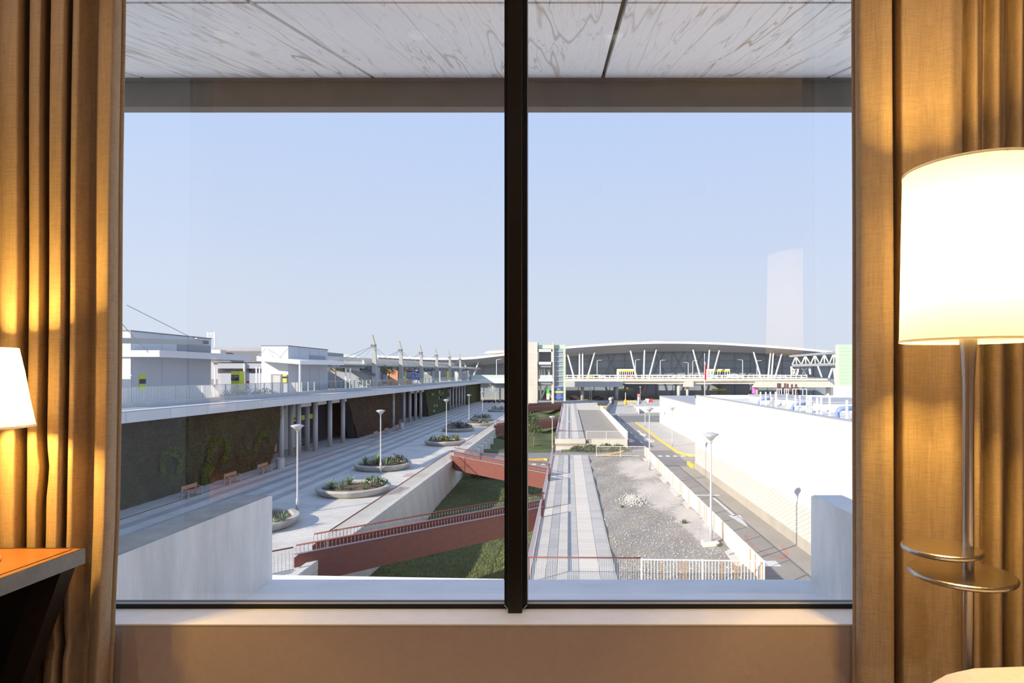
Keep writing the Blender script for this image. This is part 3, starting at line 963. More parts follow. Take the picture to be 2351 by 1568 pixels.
MB().bbox(2.06, 2.20, 84, 153, ZP - 0.1, ZP + 0.1, 0.008).build('kerb', M_conc, path2)
MB().bbox(2.1, GX1, 153, 189.9, ZP - 0.06, ZP, 0.01).build('paving_band', M_slabl, path2)

def gz(x, y):
    return ZP - 0.05 + 0.06 * math.sin(1.1 * x + 0.35 * y) * math.sin(0.6 * y) + 0.05 * math.sin(2.3 * x - 1.1 * y) + 0.10 * max(0, (x - 5.5) / 3)
grv = struct(MB().grid(lambda u, v: (PX1 + u * (GX1 - PX1), 25.2 + v * 42.5, gz(PX1 + u * (GX1 - PX1), 25.2 + v * 42.5)), 30, 160).build('gravel_lot', M_gravel, smooth=True))
struct(MB().box(PX1, GX1, 25.2, 67.7, -12.2, ZP - 0.35).build('deck_body', M_concl))
grv2 = struct(MB().box(PX1 + 0.12, GX1, 84, 153, -12.2, ZP - 0.05).build('gravel_lot', M_gravel))
# concrete front of the second deck
fw = thing('deck_front_wall', None, None, (3, 84, ZR), kind='structure')
MB().bbox(PX0 - 0.15, 2.3, 83.6, 84.0, ZP - 0.62, ZP + 0.02, 0.02).build('wall_cap', M_concw, fw)
for k in range(4):
    x0 = PX0 - 0.05 + k * 2.47
    MB().bbox(x0, x0 + 2.45, 83.75, 84.0, -12, ZP - (0.62 if k < 2 else 0.0), 0.01).build('wall_panel', M_concw, fw)
st = MB()
for i in range(5200):
    y = 25.4 + 42 * random.random() ** 1.6
    x = random.uniform(2.2, 7.75)
    s = random.uniform(0.012, 0.045) * (1.7 if random.random() < 0.05 else 1)
    z = gz(x, y) + s * 0.3
    o = [(x + s * random.uniform(0.6, 1.2), y, z), (x - s * random.uniform(0.6, 1.2), y, z), (x, y + s, z), (x, y - s, z), (x, y, z + s * 0.8), (x, y, z - s)]
    st.add(o, [(0, 2, 4), (2, 1, 4), (1, 3, 4), (3, 0, 4), (2, 0, 5), (1, 2, 5), (3, 1, 5), (0, 3, 5)])
for i in range(420):                                   # the pale rubble heap in the middle
    y = random.gauss(43.5, 1.0); x = random.gauss(4.6, 0.42)
    s = random.uniform(0.03, 0.09)
    z = gz(x, y) + 0.12 * math.exp(-((x - 4.6) ** 2 / 0.4 + (y - 43.5) ** 2 / 2)) 
    o = [(x + s, y, z), (x - s, y, z), (x, y + s, z), (x, y - s, z), (x, y, z + s), (x, y, z - s)]
    st.add(o, [(0, 2, 4), (2, 1, 4), (1, 3, 4), (3, 0, 4), (2, 0, 5), (1, 2, 5), (3, 1, 5), (0, 3, 5)])
tag(st.build('loose_stones', M_stone), 'loose pale stones and rubble scattered over the gravel lot', 'stones', kind='stuff')

# ---- roads on the right and between the decks
road = struct(MB().box(GX1, 14.0, 15, 70, ZR - 0.3, ZR).box(-12, 70, 68, 84, ZR - 0.31, ZR - 0.01).box(GX1, 70, 83, 166, ZR - 0.3, ZR).build('road', M_road))
struct(MB().box(GX1 + 0.2, 11.0, 84, 131, ZR, ZR + 0.004).box(GX1 + 0.2, 11.0, 15, 70, ZR, ZR + 0.004).box(11.0, 60, 131, 152, ZR, ZR + 0.004).box(-12, 14, 69, 83.5, ZR, ZR + 0.004).build('road_surface', M_asph))
def mark(mb_pts, mat=M_mark, name='road_marking'):
    z = ZR + 0.008
    mb = MB()
    for poly in mb_pts:
        n = len(poly)
        mb.add([(p[0], p[1], z) for p in poly], [tuple(range(n))])
    return mb.build(name, mat, road)
def rect(x0, x1, y0, y1): return [(x0, y0), (x1, y0), (x1, y1), (x0, y1)]
for y in (84.5, 92, 99.5, 107, 114.5, 122, 129.5):
    mark([rect(11.0, 11.18, y, y + 3.0)])
for y in (134, 140, 146, 152, 158):
    mark([rect(11.2 + (y - 134) * 0.06, 11.4 + (y - 134) * 0.06, y, y + 2.5)])
for y in (35, 43, 51, 59):
    mark([rect(9.0, 9.14, y, y + 4.2)])
for k in range(7):
    mark([rect(11.4 + k * 0.95, 11.9 + k * 0.95, 77.2, 78.2)])
for k in range(12):
    mark([rect(-12 + k * 1.1, -11.5 + k * 1.1, 70.2, 71.1)])
    mark([rect(3.0 + k * 0.55, 3.3 + k * 0.55, 72.4, 73.2)])
mark([rect(9.0, 11.0, 150.5, 152)]); mark([rect(20, 28, 141, 141.4)]); mark([rect(13.4, 22, 132, 132.5)])
for y0 in (43.0,):
    mark([rect(12.1, 12.35, 45.0, 51.5), [(11.8, 45.2), (12.25, 41.5), (12.7, 45.2)]])
mark([[(12.6, 113), (12.9, 113), (12.9, 106), (13.4, 106), (12.75, 102), (12.1, 106), (12.6, 106)]])
mark([rect(8.7, 11.6, 33.2, 34.2)]); mark([rect(9.3, 13.0, 52.5, 52.9)])
def roundel(cx, cy, rx, ry):
    def el(r): return [(cx + rx * r * math.cos(2 * math.pi * k / 28), cy + ry * r * math.sin(2 * math.pi * k / 28)) for k in range(28)]
    o = mark([el(1.0)], M_red)
    m2 = MB().add([(p[0], p[1], ZR + 0.012) for p in el(0.84)], [tuple(range(28))]).build('road_marking', M_mark, road)
    t = text('road_number', '30', 1.5, (cx, cy, ZR + 0.014), (0, 0, 0), M_asph, road, sx=0.85)
    t.scale = (0.9, ry / rx * 0.9, 0.3)
roundel(9.55, 96.3, 0.85, 3.2)
roundel(12.6, 96.0, 0.95, 3.2)
for k in range(20):
    a0, a1 = 2.2 + k * 0.2, 2.2 + (k + 0.8) * 0.2
    mark([[(12.1 + r * 0.95 * math.cos(a), 37.6 + r * 3.0 * math.sin(a)) for r, a in ((1, a0), (1, a1), (0.84, a1), (0.84, a0))]], M_red)
# sidewalk block with yellow kerb
sw = struct(MB().bbox(14.6, 19.4, 79.5, 131, ZR, ZR + 0.14, 0.03).box(19.4, 60, 66, 79.2, ZR, ZR + 0.1).build('sidewalk', M_walk))
kb = [gp(1460, 970, ZR + 0.1), gp(1515, 1010, ZR + 0.1), gp(1556, 1037.5, ZR + 0.1), gp(1572, 1043, ZR + 0.1), gp(1604, 1046, ZR + 0.1)]
for i in range(len(kb) - 1):
    MB().beam(kb[i], kb[i + 1], 0.28, 0.22).build('yellow_kerb', M_yel, sw)
kl = [gp(1150, 1060, ZR + 0.1), gp(1210, 1056.5, ZR + 0.1), gp(1250, 1054.5, ZR + 0.1), gp(1258, 1055.5, ZR + 0.1)]
kr = [gp(1371, 1046, ZR + 0.1), gp(1400, 1044, ZR + 0.1), gp(1420, 1040, ZR + 0.1), gp(1436, 1034, ZR + 0.1)]
is_ = struct(MB().box(-12, -2.0, 81, 84.2, ZR, ZR + 0.1).box(-1, 8.3, 81.5, 83.7, ZR, ZR + 0.1).build('verge', M_grass))
for kk in (kl, kr):
    for i in range(len(kk) - 1):
        MB().beam(kk[i], kk[i + 1], 0.3, 0.24).build('yellow_kerb', M_yel, is_)
MB().beam((13.8, 67.9, ZR + 0.2), (13.8, 70.5, ZR + 0.2), 0.3, 0.4).build('yellow_kerb', M_yel, sw)
# ramp up to the terminal and the forecourt level
rmp = MB()
rmp.hexa([(9.8, 160, -12), (17.8, 160, -12), (22, 197, -12), (14.5, 197, -12), (9.8, 160, ZR), (17.8, 160, ZR), (22, 197, ZP), (14.5, 197, ZP)])
struct(rmp.build('ramp', M_walk))
fc = struct(MB().box(-70, 9.0, 189.5, 330, -12, ZP).box(9.0, 190, 197, 330, -12, ZP).box(19, 190, 166, 330, -12, ZP - 0.01).build('forecourt', M_walk))
MB().beam((18.4, 161, ZR + 0.4), (22.4, 197, ZP + 0.3), 0.4, 1.1).build('ramp_kerb_wall', M_white, fc)
MB().box(18.4, 60, 165.4, 165.9, ZR, ZP + 0.1).build('forecourt_wall', M_white, fc)
MB().beam((9.5, 158, ZR + 0.9), (14.2, 197, ZP + 0.4), 0.35, 1.2).build('ramp_kerb_wall', M_conc, fc)
MB().box(7.5, 10.6, 168, 168.6, ZP - 0.3, ZP + 0.15).build('yellow_kerb', M_yel, fc)
MB().box(14.2, 22.0, 198, 198.8, ZP, ZP + 0.3).build('yellow_kerb', M_yel, fc)
for k in range(7):
    MB().box(14.6 + k * 1.05, 15.1 + k * 1.05, 195.2, 196.4, ZP + 0.01, ZP + 0.06).build('zebra_stripe', M_mark, fc)

# ================================================================== FENCES AND RAILINGS
def bars(mesh, name, parent, p, q, step, rnd=0, alt=None, skip=()):
    p, q = Vector(p), Vector(q)
    n = int((q - p).length / step)
    ang = math.atan2(q.y - p.y, q.x - p.x)
    for k in range(n + 1):
        m = alt if alt and random.random() < rnd else mesh
        piece(m, name, parent, p + (q - p) * (k / max(n, 1)), (0, 0, ang))
bar_white = MB().box(-0.012, 0.012, -0.02, 0.02, 0.05, 1.06).mesh('baluster', M_rust)
bar_rust = MB().box(-0.012, 0.012, -0.02, 0.02, 0.05, 1.06).mesh('baluster', M_rustbar)
bar_thin = MB().box(-0.007, 0.007, -0.007, 0.007, 0.02, 1.06).mesh('baluster', M_galv)
bar_red = MB().box(-0.010, 0.010, -0.010, 0.010, 0.02, 1.06).mesh('baluster', M_corrail)

def white_fence(name, label, p, q, step=0.135, rust=0.0):
    p, q = Vector(p), Vector(q)
    t = thing(name, label, 'fence', p)
    up = Vector((0, 0, 1))
    MB().beam(p + up * 1.08, q + up * 1.08, 0.045, 0.045).build('top_rail', M_rust, t)
    MB().beam(p + up * 0.07, q + up * 0.07, 0.04, 0.04).build('bottom_rail', M_rust, t)
    bars(bar_white, 'baluster', t, p, q, step, rust, bar_rust)
    n = max(1, int((q - p).length / 2.4))
    pst = MB().box(-0.035, 0.035, -0.035, 0.035, -0.3, 1.12).mesh('post', M_rust)
    for k in range(n + 1):
        piece(pst, 'post', t, p + (q - p) * (k / n), (0, 0, math.atan2(q.y - p.y, q.x - p.x)))
    return t
FX = 8.25
white_fence('bar_fence', 'rusty white bar fence across the near end of the gravel lot', (3.1, 26.0, ZP), (FX, 25.8, ZP), 0.135, 0.22)
white_fence('bar_fence', 'long white rust-stained bar fence between the gravel lot and the road', (FX, 25.8, ZP), (FX, 66.4, ZP), 0.145, 0.13)
white_fence('bar_fence', 'white bar fence across the far end of the gravel lot', (3.0, 66.6, ZP), (FX, 66.4, ZP), 0.135)
white_fence('bar_fence', 'white bar fence on top of the far concrete deck front', (2.4, 84.0, ZP), (7.9, 84.0, ZP), 0.16)
w2 = thing('parapet', 'white solid parapet running back along the far gravel bed beside the road', 'parapet', (8.0, 84, ZP))
MB().bbox(7.9, 8.12, 84, 153, ZP - 1.6, ZP + 0.95, 0.02).build('wall', M_white, w2)
MB().bbox(7.85, 8.17, 84, 153, ZP + 0.95, ZP + 1.02, 0.02).build('cap', M_white, w2)
sk = thing('kerb_wall', 'low concrete kerb at the foot of the long white bar fence', 'kerb', (8.1, 26, ZP))
MB().bbox(7.85, 8.45, 25.2, 67.7, ZP - 1.0, ZP + 0.02, 0.02).build('kerb_body', M_concl, sk)
for y in (30.2, 37.5, 44.5, 54.6):
    MB().tube([(7.85, y, ZP + 0.01), (8.05, y + 0.1, ZP + 0.12), (8.2, y + 0.1, ZP + 0.14)], 0.05, 8).build('drain_pipe', M_galv, sk)

def red_rail(name, label, p, q, step=0.1, bar=bar_thin, railm=M_corrail):
    p, q = Vector(p), Vector(q)
    t = thing(name, label, 'railing', p)
    MB().tube([p + Vector((0, 0, 1.1)), q + Vector((0, 0, 1.1))], 0.032, 8).build('handrail', railm, t, smooth=True)
    MB().beam(p + Vector((0, 0, 0.05)), q + Vector((0, 0, 0.05)), 0.03, 0.02).build('bottom_rail', M_galv, t)
    bars(bar, 'baluster', t, p, q, step)
    return t
red_rail('railing', 'railing with a dark red handrail across the near end of the path', (PX0, 26.25, ZP), (3.08, 26.15, ZP))
red_rail('railing', 'railing with a dark red handrail across the far end of the near path', (PX0, 67.0, ZP), (3.0, 66.8, ZP), 0.14)
red_rail('railing', 'railing with a dark red handrail over the far concrete deck front', (PX0 + 0.1, 84.1, ZP), (2.2, 84.1, ZP), 0.2)

# side railing of the path: leaning plate rail, in three runs between the bridges
def lean_rail(label, y0, y1, step=0.2, dz=0.0):
    t = thing('side_railing', label, 'railing', (PX0, y0, ZP), group=None)
    MB().beam((PX0 + 0.02, y0, ZP + 1.08), (PX0 + 0.02, y1, ZP + 1.08), 0.12, 0.03).build('handrail', M_purple, t)
    MB().beam((PX0 - 0.06, y0, ZP + 0.02), (PX0 - 0.06, y1, ZP + 0.02), 0.16, 0.18).build('kerb_plate', M_concl, t)
    me = MB().hexa([(-0.05, -0.006, 0.1), (-0.01, -0.006, 0.1), (-0.01, 0.006, 0.1), (-0.05, 0.006, 0.1), (0.0, -0.006, 1.07), (0.04, -0.006, 1.07), (0.04, 0.006, 1.07), (0.0, 0.006, 1.07)]).mesh('baluster', M_purple)
    n = int((y1 - y0) / step)
    for k in range(n + 1):
        piece(me, 'baluster', t, (PX0, y0 + (y1 - y0) * k / n, ZP))
    MB().box(PX0 - 0.05, PX0 + 0.05, y0 - 0.05, y0 + 0.02, ZP, ZP + 1.1).build('end_post', M_corrail, t)
    MB().box(PX0 - 0.05, PX0 + 0.05, y1 - 0.02, y1 + 0.05, ZP, ZP + 1.1).build('end_post', M_corrail, t)
lean_rail('leaning steel side railing of the path, nearest run before the first red bridge', 26.3, 38.3)
lean_rail('leaning steel side railing of the path, run between the two near red bridges', 40.8, 51.0)
lean_rail('leaning steel side railing of the path, run beyond the second red bridge', 53.7, 66.9)
lean_rail('leaning steel side railing at the start of the far path', 84.2, 111.5, 0.4)
lean_rail('leaning steel side railing of the far path, last run before the tower', 115, 166, 0.8)

# railing along the plaza edge
def plaza_rail(label, y0, y1, step, stuff=False):
    t = thing('plaza_railing', label, 'railing', (-12.1, y0, ZP))
    p, q = Vector((-12.12, y0, ZP + 0.12)), Vector((-12.12, y1, ZP + 0.12))
    MB().tube([p + Vector((0.12, 0, 1.0)), q + Vector((0.12, 0, 1.0))], 0.035, 8).build('handrail', M_corrail, t, smooth=True)
    n = int((y1 - y0) / step)
    if stuff:
        mb = MB()
        for k in range(n + 1):
            y = y0 + (y1 - y0) * k / n
            mb.tube([(-12.12, y, ZP + 0.1), (-12.12, y, ZP + 0.8), (-12.0, y, ZP + 1.1)], 0.010, 4)
        mb.build('balusters', M_galv, t)['kind'] = 'stuff'
    else:
        me = MB().tube([(0, 0, 0), (0, 0, 0.55), (0.03, 0, 0.8), (0.12, 0, 1.0)], 0.009, 4).mesh('baluster', M_galv)
        for k in range(n + 1):
            piece(me, 'baluster', t, (-12.12, y0 + (y1 - y0) * k / n, ZP + 0.1))
plaza_rail('dark-railed steel railing along the plaza edge, between the two near red bridges', 30.5, 62.8, 0.13)
plaza_rail('dark-railed steel railing along the plaza edge beyond the second red bridge', 66.2, 98.6, 0.2, True)
plaza_rail('distant steel railing at the far end of the plaza edge', 102, 150, 0.4, True)
t = thing('end_railing', 'short curved-bar railing at the plaza corner left of the nearest red bridge', 'railing', (-13.4, 26.8, ZP))
p, q = Vector((-14.9, 25.5, ZP)), Vector((-12.55, 27.75, ZP))
MB().tube([p + Vector((0, 0, 1.1)), q + Vector((0, 0, 1.1))], 0.035, 8).build('handrail', M_corrail, t, smooth=True)
MB().beam(p + Vector((0, 0, 0.05)), q + Vector((0, 0, 0.05)), 0.3, 0.14).build('kerb', M_concl, t)
me = MB().tube([(0, 0, 0.1), (0, 0, 0.8), (0, 0.05, 1.0), (0, 0.0, 1.1)], 0.011, 4).mesh('baluster', M_galv)
bars(me, 'baluster', t, p, q, 0.16)

# ================================================================== RED FOOTBRIDGES
def bridge(label, a0, a1, b0, b1, full=True, step=0.2):
    """a0-a1: near girder line (plaza end, path end); b0-b1: far girder line"""
    a0, a1, b0, b1 = [Vector((*p, ZP)) for p in (a0, a1, b0, b1)]
    t = thing('footbridge', label, 'footbridge', a0)
    U = Vector((0, 0, 1))
    def girder(p, q, name):
        d = (q - p).normalized()
        n = Vector((-d.y, d.x, 0)) * 0.03
        L = (q - p).length
        prof = [(0.0, 0.45), (0.25, 0.6), (L, 0.6), (L, -0.15), (L - 0.9, -0.75), (1.1, -0.85), (0.0, -0.45)]
        m = len(prof)
        vv = [p + d * s + U * z - n for s, z in prof] + [p + d * s + U * z + n for s, z in prof]
        ff = [tuple(range(m - 1, -1, -1)), tuple(range(m, 2 * m))] + [(i, (i + 1) % m, m + (i + 1) % m, m + i) for i in range(m)]
        return MB().add(vv, ff).build(name, M_corten, t)
    g1 = girder(a0, a1, 'girder')
    g2 = girder(b0, b1, 'girder')
    MB().add([a0 + U * 0.02, a1 + U * 0.02, b1 + U * 0.02, b0 + U * 0.02, a0 - U * 0.14, a1 - U * 0.14, b1 - U * 0.14, b0 - U * 0.14],
             [(0, 1, 2, 3), (7, 6, 5, 4), (0, 4, 5, 1), (1, 5, 6, 2), (2, 6, 7, 3), (3, 7, 4, 0)]).build('deck', M_corten, t)
    for p, q in ((a0, a1), (b0, b1)):
        d = (q - p).normalized()
        MB().beam(p + U * 0.62, q + U * 0.62, 0.16, 0.03).build('girder_flange', M_purple, t)
        MB().tube([p + U * 1.02 + d * 0.1, q + U * 1.02], 0.04, 8).build('handrail', M_corrail, t, smooth=True)
        if full:
            ang = math.atan2(d.y, d.x)
            me = MB().tube([(0, 0, 0.6), (0, 0.05, 0.72), (0, 0.06, 0.86), (0, 0, 1.0)], 0.013, 5).mesh('baluster', M_purple)
            n = int((q - p).length / step)
            for k in range(n + 1):
                piece(me, 'baluster', t, p + (q - p) * ((k + 0.5) / (n + 1)), (0, 0, ang))
        else:
            MB().beam(p + U * 0.82, q + U * 0.82, 0.02, 0.02).build('mid_rail', M_corrail, t)
    return t
bridge('nearest dark red steel footbridge, slanting from the plaza up to the path', (-12.75, 28.3), (-1.62, 38.4), (-12.75, 30.3), (-1.62, 40.75), True, 0.19)
bridge('second red steel footbridge, its sunlit side facing the window', (-12.3, 63.0), (-1.62, 51.1), (-12.4, 65.9), (-1.62, 53.6))
bridge('third red footbridge, just before the far path deck steps', (-12.3, 98.8), (-1.62, 112), (-12.3, 102.5), (-1.62, 115.5), False)
bridge('farthest red footbridge, in front of the concrete tower', (-12.3, 152), (-1.62, 167), (-12.3, 160), (-1.62, 174), False)
#PART4
# ================================================================== PLANTERS, PLANTS, BENCHES, LAMP POSTS
def leaf(mb, p, d, L, w, droop=0.3):
    """a bent pointed leaf of two segments"""
    p, d = Vector(p), Vector(d).normalized()
    s = d.cross(Vector((0, 0, 1)))
    s = (s.normalized() if s.length > 1e-3 else Vector((1, 0, 0))) * w
    m = p + d * (L * 0.55)
    e = p + d * L - Vector((0, 0, L * droop))
    mb.add([p - s * 0.6, p + s * 0.6, m + s, m - s, e], [(0, 1, 2, 3), (3, 2, 4)])

def clump(kind, p, r, rnd):
    """one plant mesh: kind in agave, grass, shrub"""
    mb = MB()
    p = Vector(p)
    if kind == 'agave':
        for k in range(34):
            a = rnd.uniform(0, 6.28); el = rnd.uniform(0.25, 1.45)
            d = Vector((math.cos(a) * math.cos(el), math.sin(a) * math.cos(el), math.sin(el)))
            leaf(mb, p, d, r * rnd.uniform(0.8, 1.2), r * 0.06, 0.08)
    elif kind == 'grass':
        for k in range(60):
            a = rnd.uniform(0, 6.28); el = rnd.uniform(0.5, 1.5)
            q = p + Vector((rnd.uniform(-0.3, 0.3) * r, rnd.uniform(-0.3, 0.3) * r, 0))
            d = Vector((math.cos(a) * math.cos(el), math.sin(a) * math.cos(el), math.sin(el)))
            leaf(mb, q, d, r * rnd.uniform(0.7, 1.2), r * 0.035, 0.25)
    else:
        mb.tube([p, p + Vector((0, 0, r * 0.5))], r * 0.05, 5)
        for k in range(170):
            a = rnd.uniform(0, 6.28); el = math.asin(rnd.uniform(-0.1, 1))
            rr = r * rnd.uniform(0.5, 1.0)
            d = Vector((math.cos(a) * math.cos(el), math.sin(a) * math.cos(el), 0.75 * math.sin(el)))
            q = p + Vector((0, 0, r * 0.25)) + d * rr
            v = Vector((rnd.uniform(-1, 1), rnd.uniform(-1, 1), rnd.uniform(0, 1)))
            leaf(mb, q, v, r * 0.28, r * 0.06, 0.1)
    return mb

ring_prof = [(2.35, 0.0), (2.52, 0.12), (2.72, 0.42), (2.72, 0.50), (2.66, 0.54), (2.35, 0.54), (2.28, 0.50), (2.26, 0.30)]
pl_ring = MB().lathe((0, 0, 0), ring_prof, 64, cap=False).mesh('concrete_ring', M_conc, smooth=False)
pl_soil = MB().lathe((0, 0, 0), [(2.27, 0.36), (1.2, 0.44), (0.01, 0.47)], 32, cap=False).mesh('soil', M_soil, smooth=True)
planters = [
    (-18.8, 36.0, 1.0, 'round concrete planter half hidden behind the left concrete parapet', [('agave', 2.3, -0.8, 0.75), ('agave', 1.9, -1.3, 0.5), ('grass', 0.4, 0.6, 0.6)]),
    (-16.3, 46.2, 1.0, 'round concrete planter nearest the red bridge, with spiky plants and bare soil', [('agave', -1.5, -0.6, 0.85), ('agave', -0.55, -1.1, 0.75), ('agave', -0.7, 0.9, 0.85), ('grass', 0.2, -1.2, 0.35), ('shrub', 1.35, 0.1, 0.85), ('grass', 1.3, -1.1, 0.4), ('shrub', 1.75, 0.9, 0.6)]),
    (-17.7, 58.0, 0.98, 'round concrete planter behind the second lamp post, full of spiky plants', [('agave', -1.6, -0.4, 0.9), ('agave', -0.4, -0.2, 1.15), ('agave', -0.7, -1.0, 0.8), ('grass', 0.3, 0.9, 0.9), ('agave', 0.75, -1.0, 0.75), ('shrub', 1.2, 0.6, 0.85), ('shrub', 1.6, -0.1, 0.85)]),
    (-15.8, 77.8, 0.95, 'third round concrete planter along the plaza, with low bushes', [('shrub', -1.4, -0.6, 0.7), ('agave', -0.3, 0, 1.0), ('shrub', -0.3, 0.3, 0.8), ('grass', 0.5, -0.5, 0.7), ('shrub', 0.9, 0.5, 0.75), ('agave', 1.6, 0.1, 1.0)]),
    (-17.4, 96.0, 0.94, 'fourth round concrete planter along the plaza, thick with green bushes', [('shrub', -1.2, 0, 0.95), ('shrub', -0.3, 0.3, 1.1), ('agave', 0.2, -0.3, 1.1), ('shrub', 0.8, 0.2, 1.0), ('shrub', 1.5, 0, 0.8)]),
    (-15.5, 106.0, 0.92, 'fifth round concrete planter along the plaza', [('shrub', -1.0, 0, 0.7), ('agave', 0.0, 0, 0.9), ('shrub', 0.9, 0.2, 0.7), ('agave', 1.5, 0, 0.7)]),
    (-16.8, 117.5, 0.85, 'sixth round concrete planter along the plaza, with dark bushes', [('shrub', -1.2, 0, 0.8), ('shrub', 0.2, 0, 0.9), ('shrub', 1.2, 0, 1.0)]),
    (-16.9, 145.0, 0.9, 'farthest round concrete planter on the plaza', [('shrub', -0.8, 0, 0.9), ('shrub', 1.0, 0, 0.9)]),
]
names = {'agave': ('spiky_plant', 'plant', M_leafa), 'grass': ('grass_tuft', 'plant', M_leafg), 'shrub': ('low_shrub', 'shrub', M_leafp)}
seen = set()
ordn = ['half-hidden nearest', 'near bare-soil', 'second-lamp', 'third', 'fourth', 'fifth', 'sixth', 'farthest']
for i, (x, y, s, lab, plants) in enumerate(planters):
    t = thing('planter', lab, 'planter', (x, y, ZP), group='round planters on the plaza')
    piece(pl_ring, 'concrete_ring', t, (x, y, ZP), (0, 0, 0), (s, s, 1))
    piece(pl_soil, 'soil', t, (x, y, ZP), (0, 0, 0), (s, s, 1))
    rnd = random.Random(i + 3)
    for j, (k, dx, dy, r) in enumerate(plants):
        nm, cat, mt = names[k]
        if k == 'shrub' and j % 2 == 0: mt = M_leafg
        if i >= 3 and k == 'agave': mt = M_leafy if j % 2 else M_leafg
        o = clump(k, (x + dx * s, y + dy * s, ZP + 0.40), r, rnd).build(nm, mt, origin=(x + dx * s, y + dy * s, ZP + 0.40))
        side = 'left' if dx < -0.6 else ('right' if dx > 0.8 else 'middle')
        fb = 'front' if dy < -0.5 else ('back' if dy > 0.5 else 'centre')
        lb = '%s %s growing at the %s %s of the %s planter' % ({'agave': 'spiky rosette', 'grass': 'grassy', 'shrub': 'bushy'}[k], 'plant', side, fb, ordn[i])
        if lb in seen: lb = 'smaller ' + lb
        seen.add(lb)
        tag(o, lb, cat, 'plants in the round planters')

def lamp_meshes(h):
    pole = MB().lathe((0, 0, 0), [(0.10, 0), (0.095, 0.9), (0.06, 1.0), (0.05, h - 0.55), (0.05, h - 0.42)], 14).mesh('pole', M_galv, smooth=True)
    collar = MB().lathe((0, 0, 0), [(0.055, h - 0.55), (0.07, h - 0.5), (0.07, h - 0.42), (0.09, h - 0.38)], 14).mesh('collar', M_lampt, smooth=True)
    cone = MB().lathe((0, 0, 0), [(0.06, h - 0.42), (0.30, h - 0.16), (0.38, h - 0.11)], 20).mesh('diffuser', M_lampg, smooth=True)
    cap = MB().lathe((0, 0, 0), [(0.38, h - 0.11), (0.42, h - 0.09), (0.40, h - 0.05), (0.18, h + 0.015), (0.01, h + 0.03)], 20).mesh('lamp_cap', M_lampt, smooth=True)
    return pole, collar, cone, cap
LM = {}
def lamp_post(x, y, z, h, label, foot=False, group='cone-headed lamp posts'):
    if h not in LM: LM[h] = lamp_meshes(h)
    t = thing('lamp_post', label, 'lamp post', (x, y, z), group=group)
    for n, me in zip(('pole', 'collar', 'diffuser', 'lamp_cap'), LM[h]):
        piece(me, n, t, (x, y, z))
    if foot:
        MB().bbox(x - 0.45, x + 0.38, y - 0.35, y + 0.35, z - 0.2, z + 0.22, 0.03).build('footing', M_concl, t)
    return t
def ground_x(px, Y): return (px - PX) * Y / F
lamp_post(ground_x(683, 39.3), 39.3, ZP, 5.72, 'tall lamp post nearest on the plaza, behind the half-hidden planter')
lamp_post(ground_x(874, 55.2), 55.2, ZP, 5.72, 'lamp post standing in front of the second planter on the plaza')
lamp_post(ground_x(1025, 80.8), 80.8, ZP, 5.6, 'lamp post behind the third round planter on the plaza')
lamp_post(ground_x(1077, 108.6), 108.6, ZP, 5.3, 'lamp post behind the fifth round planter on the plaza')
lamp_post(ground_x(1108, 119.8), 119.8, ZP, 5.5, 'lamp post behind the sixth planter on the plaza')
lamp_post(ground_x(1138, 148), 148, ZP, 5.3, 'farthest lamp post on the plaza, by the dark mullion')
lamp_post(ground_x(1632, 31.9), 31.9, ZP + 0.05, 5.85, 'tall lamp post on a concrete footing at the right of the gravel lot', True)
lamp_post(ground_x(1491, 56.8), 56.8, ZP + 0.05, 5.8, 'lamp post at the far right corner of the gravel lot by the fence')
lamp_post(ground_x(1543.5, 87), 87, ZR + 0.1, 5.6, 'lamp post on the sidewalk beside the low white building')
lamp_post(ground_x(1481, 118.5), 118.5, ZR + 0.1, 5.2, 'thin lamp post at the far end of the yellow kerb')
lamp_post(ground_x(1268, 75), 75, ZR, 5.3, 'lamp post beside the crossing road left of the path')
lamp_post(ground_x(1354, 192), 192, ZP, 4.6, 'left one of two close lamp posts before the terminal')
lamp_post(ground_x(1358, 190), 190, ZP, 4.2, 'right one of two close lamp posts before the terminal')
lamp_post(ground_x(1470, 200), 200, ZP, 4.8, 'lamp post beside the ramp top before the terminal')

# benches with steel legs and wooden slats (facing the plaza)
slat = MB().bbox(-0.05, 0.05, 0, 1.8, -0.02, 0.02, 0.004).mesh('seat_slat', M_benchw)
bslat = MB().bbox(-0.02, 0.02, 0, 1.8, -0.14, 0.14, 0.004).mesh('backrest_board', M_benchw)
def bench_end():
    mb = MB()
    mb.box(-0.04, 0.04, -0.03, 0.03, 0, 0.88)
    mb.box(0.44, 0.50, -0.03, 0.03, 0, 0.44)
    mb.box(-0.02, 0.5, -0.03, 0.03, 0.38, 0.43)
    mb.tube([(0.0, 0, 0.68), (0.25, 0, 0.68), (0.45, 0, 0.60), (0.48, 0, 0.43)], 0.02, 6)
    return mb.mesh('end_frame', M_galv)
bend = bench_end()
for (x, y, lab) in ((-27.85, 43.8, 'wooden bench with steel frame by the moss wall, nearest of the three'), (-27.85, 49.2, 'wooden bench with steel frame by the moss wall, middle of the three'), (-27.75, 54.3, 'wooden bench with steel frame by the moss wall, next to the litter bin'),
                    (-27.3, 85.2, 'wooden bench by the brown moss wall, nearest of the three there'), (-27.3, 90.3, 'wooden bench by the brown moss wall, middle of the three there'), (-27.3, 96.0, 'wooden bench by the brown moss wall, farthest of the three there')):
    t = thing('bench', lab, 'bench', (x, y, ZP), group='plaza benches')
    for k in range(4): piece(slat, 'seat_slat', t, (x + 0.08 + k * 0.12, y, ZP + 0.45))
    piece(bslat, 'backrest_board', t, (x + 0.03, y, ZP + 0.74), (0, 0, 0))
    for k in (0.1, 1.7): piece(bend, 'end_frame', t, (x, y + k, ZP))
